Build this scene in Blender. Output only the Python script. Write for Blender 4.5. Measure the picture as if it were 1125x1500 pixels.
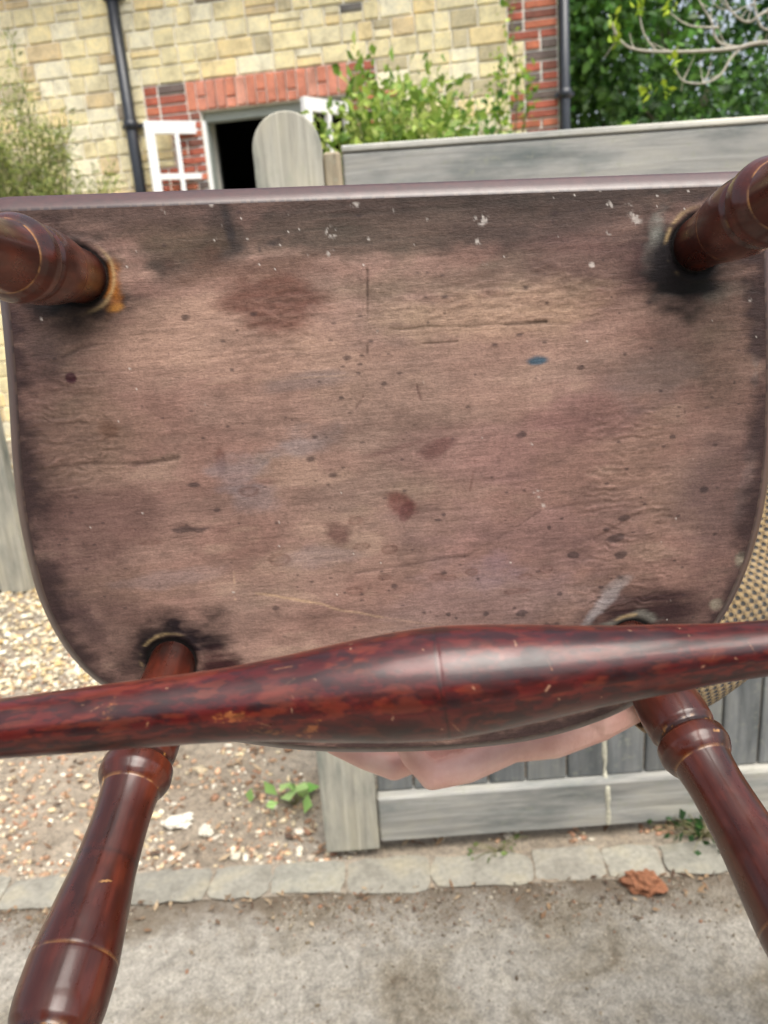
import bpy, math, random
import numpy as np
from mathutils import Vector, Matrix

for o in list(bpy.data.objects):
    bpy.data.objects.remove(o, do_unlink=True)
sc = bpy.context.scene
COL = sc.collection
random.seed(7)
RNG = np.random.default_rng(11)

# ------------------------------------------------------------------ camera
cam = bpy.data.cameras.new('camera')
cam.sensor_fit = 'VERTICAL'; cam.sensor_height = 36.0; cam.sensor_width = 27.0
cam.lens = 27.05
cam.clip_start = 0.02; cam.clip_end = 2000
cam.dof.use_dof = True; cam.dof.focus_distance = 0.43; cam.dof.aperture_fstop = 11.5
camo = bpy.data.objects.new('camera', cam); COL.objects.link(camo)
# rows: image right, image up, backwards in world axes (pitched 15.7 deg down, rolled 4.6 deg)
camo.matrix_world = Matrix(((0.996746, 0.080612, 0.0, 0.0),
                            (-0.021795, 0.269494, -0.962755, 0.0),
                            (-0.077609, 0.959622, 0.270374, 1.5),
                            (0, 0, 0, 1)))
sc.camera = camo

# ------------------------------------------------------------------ sky, sun, exposure
SUN_EL, SUN_AZ = math.radians(64), math.radians(150)      # azimuth clockwise from +Y
w = bpy.data.worlds.new('World'); sc.world = w; w.use_nodes = True
wn = w.node_tree.nodes; wl = w.node_tree.links; wn.clear()
sky = wn.new('ShaderNodeTexSky'); sky.sky_type = 'NISHITA'; sky.sun_disc = False
sky.sun_elevation = SUN_EL; sky.sun_rotation = SUN_AZ
sky.air_density = 1.0; sky.dust_density = 4.0; sky.ozone_density = 1.0
bg = wn.new('ShaderNodeBackground'); bg.inputs['Strength'].default_value = 0.09
wo = wn.new('ShaderNodeOutputWorld')
hs = wn.new('ShaderNodeHueSaturation'); hs.inputs['Saturation'].default_value = 0.45   # thin bright cloud
wl.new(sky.outputs[0], hs.inputs['Color']); wl.new(hs.outputs[0], bg.inputs['Color']); wl.new(bg.outputs[0], wo.inputs['Surface'])
sun = bpy.data.lights.new('sun', 'SUN'); sun.energy = 1.5; sun.angle = math.radians(50); sun.color = (1, .95, .86)
suno = bpy.data.objects.new('sun', sun); COL.objects.link(suno)
sd = Vector((math.sin(SUN_AZ)*math.cos(SUN_EL), math.cos(SUN_AZ)*math.cos(SUN_EL), math.sin(SUN_EL)))
suno.rotation_euler = sd.to_track_quat('Z', 'Y').to_euler()
suno.location = (0, -4, 12)
vs = sc.view_settings
vs.view_transform = 'Standard'; vs.look = 'None'; vs.gamma = 1; vs.use_curve_mapping = False
vs.exposure = 1.55

# ------------------------------------------------------------------ helpers
def lin1(c):
    c = c/255.0
    return c/12.92 if c <= .04045 else ((c+.055)/1.055)**2.4
def lin(c, k=1.0): return tuple(lin1(v)*k for v in c)
def linn(c): return np.array(lin(c))

_T = np.random.default_rng(5).random((256, 256))
def vn(x, y, s=0):
    x = x + s*17.31; y = y + s*9.77
    xi = np.floor(x).astype(int); yi = np.floor(y).astype(int)
    fx = x-xi; fy = y-yi; fx = fx*fx*(3-2*fx); fy = fy*fy*(3-2*fy)
    a = _T[xi & 255, yi & 255]; b = _T[(xi+1) & 255, yi & 255]
    c = _T[xi & 255, (yi+1) & 255]; d = _T[(xi+1) & 255, (yi+1) & 255]
    return (a*(1-fx)+b*fx)*(1-fy)+(c*(1-fx)+d*fx)*fy
def fbm(x, y, o=4, s=0):
    v = 0; a = .5; t = 0
    for i in range(o):
        v = v+a*vn(x*2**i, y*2**i, s+i*3); t += a; a *= .55
    return v/t
def sst(a, b, x):
    t = np.clip((x-a)/(b-a), 0, 1); return t*t*(3-2*t)

def link(o, parent=None):
    COL.objects.link(o)
    if parent is not None: o.parent = parent
    return o
def wloc(p):
    return Vector((0, 0, 0)) if p is None else (p.location.copy() if p.parent is None else p.location+wloc(p.parent))
def mesh(name, V, Fc, mat, parent=None, smooth=False, col=None, local=False):
    """world-space vertices (parents here are unrotated), or local=True for parent-space"""
    me = bpy.data.meshes.new(name)
    V = np.asarray(V, dtype=np.float64)
    if parent is not None and not local:
        V = V-np.array(wloc(parent))
    Fc = np.asarray(Fc) if not isinstance(Fc, list) else Fc
    if isinstance(Fc, np.ndarray):
        n, k = Fc.shape
        me.vertices.add(len(V)); me.vertices.foreach_set('co', V.astype(np.float32).ravel())
        me.loops.add(n*k); me.loops.foreach_set('vertex_index', Fc.astype(np.int32).ravel())
        me.polygons.add(n); me.polygons.foreach_set('loop_start', np.arange(0, n*k, k, dtype=np.int32))
        me.update(calc_edges=True); me.validate()
    else:
        me.from_pydata(V.tolist(), [], Fc); me.update()
    if smooth: me.polygons.foreach_set('use_smooth', np.ones(len(me.polygons), dtype=bool))
    if col is not None:
        a = me.attributes.new('col', 'FLOAT_COLOR', 'POINT')
        c4 = np.ones((len(V), 4), np.float32); c4[:, :3] = col
        a.data.foreach_set('color', c4.ravel())
    if mat is not None: me.materials.append(mat)
    o = bpy.data.objects.new(name, me)
    return link(o, parent)
def empty(name, loc, rz=0, parent=None):
    o = bpy.data.objects.new(name, None); o.location = loc; o.rotation_euler = (0, 0, rz); o.empty_display_size = .1
    return link(o, parent)
def tag(o, label, cat, group=None):
    o['label'] = label; o['category'] = cat
    if group: o['group'] = group
    return o
def kind(o, k): o['kind'] = k; return o

def boxvf(x0, x1, y0, y1, z0, z1):
    V = [(x0,y0,z0),(x1,y0,z0),(x1,y1,z0),(x0,y1,z0),(x0,y0,z1),(x1,y0,z1),(x1,y1,z1),(x0,y1,z1)]
    return V, [(0,3,2,1),(4,5,6,7),(0,1,5,4),(1,2,6,5),(2,3,7,6),(3,0,4,7)]
def bevbox(name, x0, x1, y0, y1, z0, z1, mat, parent=None, b=.004, local=True, seg=1):
    V, Fc = boxvf(x0, x1, y0, y1, z0, z1)
    o = mesh(name, V, Fc, mat, parent, local=local)
    m = o.modifiers.new('bevel', 'BEVEL'); m.width = b; m.segments = seg; m.limit_method = 'NONE'
    return o
def join(parts):
    V = []; Fc = []; n = 0
    for v, f in parts:
        V.extend([tuple(p) for p in v]); Fc.extend([tuple(i+n for i in q) for q in f]); n += len(v)
    return V, Fc
def tube(pts, rad, seg=10, caps=True):
    pts = [Vector(p) for p in pts]; V = []; Fc = []
    n = len(pts); rad = rad if hasattr(rad, '__len__') else [rad]*n
    ref = None
    for i, p in enumerate(pts):
        d = (pts[min(i+1, n-1)]-pts[max(i-1, 0)]).normalized()
        if ref is None:
            ref = Vector((0, 0, 1)) if abs(d.z) < .9 else Vector((1, 0, 0))
        a = (ref-d*ref.dot(d)).normalized(); b = d.cross(a); ref = a
        for k in range(seg):
            t = 2*math.pi*k/seg
            V.append(p+(a*math.cos(t)+b*math.sin(t))*rad[i])
    for i in range(n-1):
        for k in range(seg):
            k2 = (k+1) % seg
            Fc.append((i*seg+k, i*seg+k2, (i+1)*seg+k2, (i+1)*seg+k))
    if caps:
        Fc.append(tuple(reversed(range(seg)))); Fc.append(tuple(range((n-1)*seg, n*seg)))
    return V, Fc
def smoothpts(P, n):
    P = [Vector(p) for p in P]; out = []
    for i in range(len(P)-1):
        p0 = P[max(i-1, 0)]; p1 = P[i]; p2 = P[i+1]; p3 = P[min(i+2, len(P)-1)]
        for k in range(n):
            t = k/n
            out.append(.5*((2*p1)+(p2-p0)*t+(2*p0-5*p1+4*p2-p3)*t*t+(3*p1-p0-3*p2+p3)*t**3))
    out.append(P[-1]); return out

# ------------------------------------------------------------------ materials
class NT:
    def __init__(s, name):
        s.m = bpy.data.materials.new(name); s.m.use_nodes = True
        s.n = s.m.node_tree.nodes; s.l = s.m.node_tree.links
        s.b = s.n['Principled BSDF']; s.out = s.n['Material Output']
    def new(s, t, **kw):
        d = s.n.new(t)
        for k, v in kw.items(): setattr(d, k, v)
        return d
    def set(s, node, sock, v):
        i = node.inputs[sock]
        if hasattr(v, 'links') or isinstance(v, bpy.types.NodeSocket): s.l.new(v, i)
        else:
            if i.type == 'RGBA' and len(v) == 3: v = (*v, 1)
            i.default_value = v
    def P(s, **kw):
        for k, v in kw.items(): s.set(s.b, k.replace('_', ' '), v)
    def coord(s, scale=(1, 1, 1), out='Object'):
        tc = s.new('ShaderNodeTexCoord'); mp = s.new('ShaderNodeMapping'); mp.inputs['Scale'].default_value = scale
        s.l.new(tc.outputs[out], mp.inputs['Vector']); return mp.outputs[0]
    def noise(s, vec, scale, detail=5, rough=.6, dist=0):
        d = s.new('ShaderNodeTexNoise'); s.l.new(vec, d.inputs['Vector'])
        d.inputs['Scale'].default_value = scale; d.inputs['Detail'].default_value = detail
        d.inputs['Roughness'].default_value = rough; d.inputs['Distortion'].default_value = dist
        return d.outputs['Fac']
    def ramp(s, fac, stops):
        r = s.new('ShaderNodeValToRGB'); el = r.color_ramp.elements
        while len(el) < len(stops): el.new(.5)
        for e, (p, c) in zip(el, stops):
            e.position = p; e.color = (*c, 1) if len(c) == 3 else c
        s.l.new(fac, r.inputs[0]); return r.outputs[0]
    def mix(s, fac, a, b, mode='MIX'):
        d = s.new('ShaderNodeMix'); d.data_type = 'RGBA'; d.blend_type = mode
        s.set(d, 0, fac); 
        for i, v in ((6, a), (7, b)):
            if isinstance(v, bpy.types.NodeSocket): s.l.new(v, d.inputs[i])
            else: d.inputs[i].default_value = (*v[:3], 1)
        return d.outputs[2]
    def math(s, op, a, b=0.5, c=None):
        d = s.new('ShaderNodeMath'); d.operation = op
        for i, v in enumerate((a, b) if c is None else (a, b, c)):
            if isinstance(v, bpy.types.NodeSocket): s.l.new(v, d.inputs[i])
            else: d.inputs[i].default_value = v
        return d.outputs[0]
    def attr(s, n='col'):
        d = s.new('ShaderNodeAttribute'); d.attribute_name = n; return d.outputs['Color']
    def bump(s, h, strength=.3, dist=.01, prev=None):
        d = s.new('ShaderNodeBump'); d.inputs['Strength'].default_value = strength; d.inputs['Distance'].default_value = dist
        s.l.new(h, d.inputs['Height'])
        if prev is not None: s.l.new(prev, d.inputs['Normal'])
        s.l.new(d.outputs[0], s.b.inputs['Normal']); return d.outputs[0]
g3 = lambda v: (v, v, v)

def mat_seat():
    t = NT('aged_seat_wood'); a = t.attr()
    f = t.noise(t.coord((95, 1, 520)), 1, 7, .7, .6)
    f2 = t.noise(t.coord((520, 1, 800)), 1, 4, .7)
    c = t.mix(1, a, t.ramp(f, [(.25, g3(.7)), (.5, g3(1.0)), (.75, g3(1.28))]), 'MULTIPLY')
    c = t.mix(1, c, t.ramp(f2, [(.28, g3(.72)), (.5, g3(1.0)), (.74, g3(1.26))]), 'MULTIPLY')
    t.P(Base_Color=c, Roughness=t.ramp(t.noise(t.coord((14, 1, 30)), 1, 4), [(.3, g3(.42)), (.7, g3(.66))]))
    t.b.inputs['Specular IOR Level'].default_value = .25
    n1 = t.bump(f, .4, .0008); t.bump(f2, .45, .0006, n1)
    return t.m
def mat_polish(name, seed=0.0, rough=.2, cior=1.5, cw=.4, cr=.08):
    t = NT(name); a = t.attr()
    f = t.noise(t.coord((260, 260, 22)), 1, 5, .6)
    f2 = t.noise(t.coord((120, 120, 70)), 1, 5, .65)
    c = t.mix(1, a, t.ramp(f, [(.3, g3(.72)), (.5, g3(1)), (.75, g3(1.35))]), 'MULTIPLY')
    t.P(Base_Color=c, Roughness=t.ramp(f2, [(.3, g3(rough)), (.72, g3(rough+.22))]))
    t.b.inputs['IOR'].default_value = 1.42
    t.b.inputs['Coat Weight'].default_value = cw; t.b.inputs['Coat Roughness'].default_value = cr; t.b.inputs['Coat IOR'].default_value = cior
    n = t.bump(f, .08, .0008)
    t.bump(t.noise(t.coord((900, 900, 500)), 1, 3), .06, .0004, n)
    return t.m
def mat_stone(name, rough=.9, objcol=True):
    t = NT(name)
    if objcol:
        oi = t.new('ShaderNodeObjectInfo'); a = oi.outputs['Color']
    else: a = t.attr()
    v = t.new('ShaderNodeVectorMath'); v.operation = 'ADD'
    ge = t.new('ShaderNodeNewGeometry'); t.l.new(ge.outputs['Position'], v.inputs[0])
    f = t.noise(v.outputs[0], 9, 6, .65); f2 = t.noise(v.outputs[0], 70, 4, .6)
    c = t.mix(1, a, t.ramp(f, [(.28, (.62, .6, .58)), (.5, g3(1)), (.72, (1.22, 1.16, 1.02))]), 'MULTIPLY')
    c = t.mix(1, c, t.ramp(f2, [(.3, g3(.78)), (.7, g3(1.15))]), 'MULTIPLY')
    t.P(Base_Color=c, Roughness=rough); t.bump(f2, .5, .006)
    return t.m
def mat_plain(name, c, rough=.6, var=.25, scale=30, bump=.2, metal=0, spec=.5):
    t = NT(name)
    f = t.noise(t.coord(), scale, 5, .6)
    k = t.ramp(f, [(.25, g3(1-var)), (.75, g3(1+var))])
    t.P(Base_Color=t.mix(1, (*c, 1), k, 'MULTIPLY'), Roughness=rough, Metallic=metal)
    t.b.inputs['Specular IOR Level'].default_value = spec
    if bump: t.bump(f, bump, .004)
    return t.m
def mat_oak(name, axis, tint=(.36, .355, .33)):
    """weathered grey oak; axis = direction of the grain"""
    t = NT(name); sc_ = {'x': (2.2, 40, 40), 'z': (40, 40, 2.2)}[axis]
    oi = t.new('ShaderNodeObjectInfo')
    tc = t.new('ShaderNodeTexCoord'); va = t.new('ShaderNodeVectorMath'); va.operation = 'ADD'
    t.l.new(tc.outputs['Object'], va.inputs[0])
    mu = t.math('MULTIPLY', oi.outputs['Random'], 13.0)
    cx = t.new('ShaderNodeCombineXYZ'); [t.l.new(mu, cx.inputs[i]) for i in range(3)]
    t.l.new(cx.outputs[0], va.inputs[1])
    mp = t.new('ShaderNodeMapping'); mp.inputs['Scale'].default_value = sc_; t.l.new(va.outputs[0], mp.inputs['Vector'])
    f = t.noise(mp.outputs[0], 1.0, 7, .68, .6)
    mp2 = t.new('ShaderNodeMapping'); mp2.inputs['Scale'].default_value = {'x': (3, 11, 11), 'z': (11, 11, 3)}[axis]; t.l.new(va.outputs[0], mp2.inputs['Vector'])
    fb = t.noise(mp2.outputs[0], 1.0, 6, .62)
    fs = t.noise(va.outputs[0], 42, 5, .7)
    c = t.ramp(f, [(.24, tuple(v*.36 for v in tint)), (.40, tuple(v*.78 for v in tint)), (.56, tint), (.80, tuple(min(1, v*1.4) for v in tint))])
    c = t.mix(1, c, t.ramp(fb, [(.3, (.45, .51, .53)), (.5, g3(1)), (.72, (1.3, 1.26, 1.15))]), 'MULTIPLY')
    c = t.mix(t.ramp(fs, [(.56, g3(0)), (.7, g3(.55))]), c, (.30, .31, .24))
    rb = t.ramp(oi.outputs['Random'], [(0, g3(.82)), (1, g3(1.12))])
    c = t.mix(1, c, rb, 'MULTIPLY')
    t.P(Base_Color=c, Roughness=.85); t.b.inputs['Specular IOR Level'].default_value = .3
    t.bump(f, .5, .004); return t.m
def mat_leaf(name, trans=.35, rough=.5):
    t = NT(name); a = t.attr()
    t.P(Base_Color=a, Roughness=rough); t.b.inputs['Specular IOR Level'].default_value = .35
    tr = t.new('ShaderNodeBsdfTranslucent'); t.l.new(a, tr.inputs['Color'])
    mx = t.new('ShaderNodeMixShader'); mx.inputs[0].default_value = trans
    t.l.new(t.b.outputs[0], mx.inputs[1]); t.l.new(tr.outputs[0], mx.inputs[2]); t.l.new(mx.outputs[0], t.out.inputs['Surface'])
    return t.m
def mat_attr(name, rough=.85, bscale=120, bump=.3):
    t = NT(name); a = t.attr()
    ge = t.new('ShaderNodeNewGeometry'); f = t.noise(ge.outputs['Position'], bscale, 4, .6)
    t.P(Base_Color=t.mix(1, a, t.ramp(f, [(.28, g3(.72)), (.72, g3(1.22))]), 'MULTIPLY'), Roughness=rough)
    t.bump(f, bump, .003); return t.m
def mat_ground():
    t = NT('earth_drive'); ge = t.new('ShaderNodeNewGeometry'); p = ge.outputs['Position']
    f = t.noise(p, 2.2, 7, .65, .3); f2 = t.noise(p, 38, 5, .7); f3 = t.noise(p, 150, 3, .6)
    c = t.ramp(f, [(.25, (.17, .135, .10)), (.5, (.29, .245, .19)), (.75, (.40, .36, .30))])
    c = t.mix(1, c, t.ramp(f2, [(.28, g3(.55)), (.5, g3(1)), (.75, (1.4, 1.35, 1.28))]), 'MULTIPLY')
    c = t.mix(1, c, t.ramp(f3, [(.3, g3(.75)), (.7, g3(1.25))]), 'MULTIPLY')
    t.P(Base_Color=c, Roughness=.95); t.b.inputs['Specular IOR Level'].default_value = .15
    n = t.bump(f2, .7, .02); t.bump(f3, .6, .006, n); return t.m
def mat_road():
    t = NT('worn_asphalt'); ge = t.new('ShaderNodeNewGeometry'); p = ge.outputs['Position']
    f = t.noise(p, 4.2, 8, .66, .6); f2 = t.noise(p, 26, 5, .68)
    vo = t.new('ShaderNodeTexVoronoi'); vo.inputs['Scale'].default_value = 210; t.l.new(p, vo.inputs['Vector'])
    vc = vo.outputs['Color']
    c = t.ramp(f, [(.28, (.12, .096, .068)), (.40, (.215, .19, .15)), (.55, (.275, .255, .22)), (.75, (.35, .32, .265))])
    c = t.mix(1, c, t.ramp(f2, [(.25, g3(.6)), (.5, g3(1)), (.78, g3(1.25))]), 'MULTIPLY')
    bw = t.new('ShaderNodeRGBToBW'); t.l.new(vc, bw.inputs[0])
    c = t.mix(1, c, t.ramp(bw.outputs[0], [(.1, g3(.75)), (.5, g3(1)), (.9, g3(1.3))]), 'MULTIPLY')
    # soil washed up along the kerb: ragged strip measured across the road edge
    sx = t.new('ShaderNodeSeparateXYZ'); t.l.new(p, sx.inputs[0])
    across = t.math('ADD', t.math('MULTIPLY', sx.outputs[0], .0414), t.math('SUBTRACT', sx.outputs[1], 1.665))
    rag = t.math('ADD', across, t.math('MULTIPLY', t.math('SUBTRACT', t.noise(p, 9, 6, .7), .5), .42))
    c = t.mix(t.ramp(t.math('ADD', rag, .5), [(.36, g3(0)), (.50, g3(.85))]), c, (.115, .088, .062))
    t.P(Base_Color=c, Roughness=.9); t.b.inputs['Specular IOR Level'].default_value = .25
    n = t.bump(vo.outputs['Distance'], .5, .006); t.bump(f2, .5, .01, n); return t.m
def mat_knit():
    t = NT('coarse_knit_wool'); a = t.new('ShaderNodeUVMap').outputs[0]
    nz = t.noise(a, 30, 3, .6)
    sx = t.new('ShaderNodeSeparateXYZ'); t.l.new(a, sx.inputs[0])
    wob = t.math('MULTIPLY', nz, .9)
    row = t.math('ADD', sx.outputs[1], wob); colm = t.math('ADD', sx.outputs[0], wob)
    # offset every second row
    fl = t.math('FLOOR', t.math('DIVIDE', row, 2*math.pi))
    colm = t.math('ADD', colm, t.math('MULTIPLY', t.math('MODULO', fl, 2.0), math.pi))
    s1 = t.math('SINE', colm); s2 = t.math('SINE', row)
    h = t.math('ADD', t.math('MULTIPLY', s1, .5), t.math('MULTIPLY', s2, .55))
    fine = t.noise(a, 3.2, 4, .7)
    h2 = t.math('ADD', h, t.math('MULTIPLY', t.math('SUBTRACT', fine, .5), 1.3))
    c = t.ramp(t.math('MULTIPLY_ADD', h2, .5, .5), [(.14, (.012, .009, .006)), (.3, (.06, .04, .02)), (.46, (.32, .205, .08)), (.85, (.50, .345, .15))])
    t.P(Base_Color=c, Roughness=.95); t.b.inputs['Sheen Weight'].default_value = .3
    t.bump(h2, .8, .003); return t.m
def mat_skin():
    t = NT('skin'); p = t.coord()
    f = t.noise(p, 30, 4, .6); f2 = t.noise(p, 420, 3, .6)
    c = t.ramp(f, [(.3, (.68, .37, .31)), (.55, (.78, .48, .41)), (.75, (.82, .56, .48))])
    t.P(Base_Color=c, Roughness=.5)
    t.b.inputs['Subsurface Weight'].default_value = .08; t.b.inputs['Subsurface Radius'].default_value = (.01, .004, .002)
    t.b.inputs['Subsurface Scale'].default_value = .5
    f3 = t.noise(t.coord((260, 120, 120)), 1, 4, .6)
    n = t.bump(f2, .3, .0008); t.bump(f3, .35, .0012, n); return t.m
def mat_glass():
    t = NT('window_glass')
    t.P(Base_Color=(1, 1, 1), Roughness=.02); t.b.inputs['Transmission Weight'].default_value = 1; t.b.inputs['IOR'].default_value = 1.05
    return t.m

M = dict(
    seat=mat_seat(), leg=mat_polish('polished_mahogany_leg', 0, .22, 1.5, .3, .12), bar=mat_polish('polished_mahogany_stretcher', 3, .27, 1.5, .3, .16), rim=mat_polish('polished_seat_edge', 3, .38, 1.6, .7, .34),
    stone=mat_stone('sandstone_block'), brick=mat_stone('red_brick'), stonej=mat_stone('sandstone_courses', objcol=False),
    mortar=mat_plain('lime_mortar', (.82, .79, .70), .95, .2, 40),
    oakx=mat_oak('grey_oak_rail', 'x'), oakz=mat_oak('grey_oak_upright', 'z'),
    oakp=mat_oak('weathered_oak_post', 'z', (.36, .345, .29)), oakend=mat_oak('tan_oak_upright', 'z', (.40, .33, .23)),
    oakcap=mat_oak('pale_oak_edge', 'x', (.56, .55, .50)),
    board=mat_oak('dark_grey_board', 'z', (.165, .172, .172)),
    pipe=mat_plain('black_painted_iron', (.022, .026, .034), .35, .2, 30, .1),
    white=mat_plain('white_gloss_paint', (.80, .80, .78), .4, .04, 30, .05),
    beam=mat_plain('grey_green_frame', (.34, .37, .33), .6, .1),
    dark=mat_plain('dark_room', (.012, .012, .012), .9, .2),
    iron=mat_plain('black_iron', (.02, .02, .02), .5, .1),
    glass=mat_glass(), leaf=mat_leaf('leaves'), leafd=mat_leaf('tree_leaves', .3, .45),
    bark=mat_plain('bark', (.10, .085, .06), .9, .4, 14, .8), twig=mat_plain('pale_bark', (.40, .37, .30), .85, .25, 60, .4),
    stem=mat_plain('green_stem', (.16, .15, .07), .8, .3, 50, .3),
    peb=mat_attr('pebbles', .75, 160, .3), crumb=mat_attr('crumbs', .95, 160, .5), sett=mat_stone('granite_sett'),
    ground=mat_ground(), road=mat_road(), knit=mat_knit(), skin=mat_skin(),
    drip=mat_plain('pale_drip', (.50, .48, .38), .7, .35, 120, .5),
    denim=mat_plain('blue_denim', (.05, .07, .12), .9, .25, 200, .3), hair=mat_plain('brown_hair', (.06, .04, .025), .6, .4, 90, .6),
    shoe=mat_plain('brown_leather', (.07, .045, .03), .5, .2, 60, .2), roof=mat_plain('clay_roof', (.22, .10, .065), .9, .35, 12, .5),
    rust=mat_plain('crumbled_brick', (.24, .10, .05), .95, .5, 90, .8),
)

# ------------------------------------------------------------------ ground, road, kerb
def gz(y):
    y = np.asarray(y, float)
    return np.clip((y-1.86)*.137, 0, .57)
ys = [-400, -60, -12, 0, 1.6, 1.86, 2.5, 3.5, 4.5, 6.02, 8, 20, 60, 400]
xs = [-400, -60, -12, -4, 0, 4, 12, 60, 400]
V = [(x, y, float(gz(y))) for y in ys for x in xs]; nx = len(xs)
Fc = [(j*nx+i, j*nx+i+1, (j+1)*nx+i+1, (j+1)*nx+i) for j in range(len(ys)-1) for i in range(nx-1)]
kind(mesh('ground', V, Fc, M['ground']), 'structure')
KA = np.array((-1.16, 1.772)); KD = np.array((1.98, -.082)); KD = KD/np.linalg.norm(KD); KN = np.array((-KD[1], KD[0]))
def kp(s, t):            # s metres along the kerb from x=-1.16, t across (towards the gate)
    q = KA+KD*s+KN*t; return float(q[0]), float(q[1])
V = [(*kp(-60, -6.5), .004), (*kp(60, -6.5), .004), (*kp(60, -.055), .004), (*kp(-60, -.055), .004)]
kind(mesh('road', V, [(0, 1, 2, 3)], M['road']), 'structure')
kerb = kind(mesh('kerb', [(*kp(-9, -.058), .006), (*kp(9, -.058), .006), (*kp(9, .065), .006), (*kp(-9, .065), .006)], [(0, 1, 2, 3)], M['ground']), 'structure')
def sett_mesh(seed):
    r = np.random.default_rng(seed)
    n = 6; V = []; Fc = []
    for j in range(n):
        for i in range(n):
            u = i/(n-1)-.5; v = j/(n-1)-.5
            e = max(abs(u), abs(v))*2
            corner = (abs(u)*2)**4*(abs(v)*2)**4
            z = .5*(1-e**8)+r.normal(0, .16)-.25*corner
            V.append((u*(1-.08*corner)+r.normal(0, .016), v*(1-.08*corner)+r.normal(0, .03), z))
    for j in range(n-1):
        for i in range(n-1): Fc.append((j*n+i, j*n+i+1, (j+1)*n+i+1, (j+1)*n+i))
    me = bpy.data.meshes.new('sett'); me.from_pydata(V, [], Fc); me.materials.append(M['sett'])
    me.polygons.foreach_set('use_smooth', np.ones(len(me.polygons), dtype=bool))
    return me
sm = [sett_mesh(i) for i in range(6)]
s = -6.0; k = 0
while s < 6.5:
    L = random.choice((.15, .17, .19, .2, .23, .27))
    o = bpy.data.objects.new('sett', sm[k % 6]); link(o, kerb)
    x, y = kp(s+L/2, random.uniform(-.004, .006)); o.location = (x, y, .010)
    o.rotation_euler = (random.uniform(-.03, .03), random.uniform(-.03, .03), math.atan2(KD[1], KD[0])+random.uniform(-.03, .03))
    o.scale = (L-.007, random.uniform(.116, .128), .0085)
    c = random.choice(((.29, .28, .235), (.31, .295, .245), (.27, .265, .225), (.32, .30, .25), (.285, .27, .225)))
    jv = random.uniform(.8, 1.02); o.color = (c[0]*jv, c[1]*jv, c[2]*jv, 1); s += L; k += 1

# --- loose stones: pebbles on the drive, crumbs on the road (uncountable)
ICO_V = []; phi = (1+5**.5)/2
for a, b in ((1, phi), (-1, phi), (1, -phi), (-1, -phi)):
    ICO_V += [(0, a, b), (a, b, 0), (b, 0, a)]
ICO_V = np.array(ICO_V)/math.sqrt(1+phi*phi)
def hull_faces(P):
    F_ = []
    n = len(P)
    for i in range(n):
        for j in range(i+1, n):
            for k_ in range(j+1, n):
                nn = np.cross(P[j]-P[i], P[k_]-P[i]); d = (P-P[i])@nn
                if (d < 1e-6).all(): F_.append((i, j, k_))
                elif (d > -1e-6).all(): F_.append((i, k_, j))
    return np.array(F_)
ICO_F = hull_faces(ICO_V)
def scatter(name, pos, size, flat, cols, mat, seed):
    r = np.random.default_rng(seed); n = len(pos)
    V = ICO_V[None]*(1+r.normal(0, .16, (n, 12, 1)))
    sx = size*r.uniform(.8, 1.35, n); sy = size*r.uniform(.6, 1.0, n); sz = size*flat*r.uniform(.7, 1.2, n)
    V = V*np.stack([sx, sy, sz], 1)[:, None, :]*.5
    th = r.uniform(0, 2*np.pi, n); tl = r.normal(0, .3, n)
    c, s_ = np.cos(tl), np.sin(tl)
    y2 = V[..., 1]*c[:, None]-V[..., 2]*s_[:, None]; z2 = V[..., 1]*s_[:, None]+V[..., 2]*c[:, None]
    c, s_ = np.cos(th), np.sin(th)
    X = V[..., 0]*c[:, None]-y2*s_[:, None]; Y = V[..., 0]*s_[:, None]+y2*c[:, None]
    W = np.stack([X, Y, z2], -1)+pos[:, None, :]
    Fc = (ICO_F[None]+(np.arange(n)*12)[:, None, None]).reshape(-1, 3)
    o = mesh(name, W.reshape(-1, 3), Fc, mat, smooth=True, col=np.repeat(cols, 12, 0))
    return kind(o, 'stuff')
PAL = np.array([lin(c) for c in ((236,228,206),(214,198,160),(198,170,120),(226,212,180),(206,184,142),(190,180,158),(166,156,138),(208,184,148),(226,218,196),(200,188,160),(186,166,132))])
r = np.random.default_rng(3)
n = 30000
px_ = r.uniform(-3.6, 1.2, n); py_ = r.uniform(2.35, 5.6, n)
edge = 2.72+.3*(fbm(px_*1.5, py_*1.5, 3, 4)-.5)+.5*np.clip(px_+.9, 0, 1)
keep = (py_ > edge) | (r.random(n) < .16)
px_, py_ = px_[keep], py_[keep]
sz = r.uniform(.014, .033, len(px_))
scatter('gravel', np.stack([px_, py_, gz(py_)+sz*.18+r.uniform(0, .006, len(px_))], 1), sz, .65, PAL[r.integers(0, len(PAL), len(px_))]*r.uniform(.8, 1.1, (len(px_), 1)), M['peb'], 21)
# dirt strip by the gate: fewer stones, bits of bark and leaf
n = 11000
px_ = r.uniform(-2.6, 1.6, n); py_ = 1.80+1.19*r.random(n)**1.25
den = fbm(px_*5, py_*5, 3, 8)
keep = (den > .40) & ~((px_ > -.24) & (py_ > 1.86) & (r.random(n) < .5)); px_, py_ = px_[keep], py_[keep]; m_ = len(px_)
sz = r.uniform(.006, .022, m_)*np.where(r.random(m_) < .06, 1.9, 1)
PAL2 = np.array([lin(c) for c in ((170,130,104),(140,108,84),(190,154,124),(204,188,158),(214,204,186),(116,96,78),(180,146,116),(206,186,150),(170,158,140),(196,160,130),(222,212,190))])
scatter('dirt_stones', np.stack([px_, py_, gz(py_)+sz*.12], 1), sz, .5, PAL2[r.integers(0, len(PAL2), m_)]*r.uniform(.7, 1.15, (m_, 1)), M['crumb'], 22)
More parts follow.
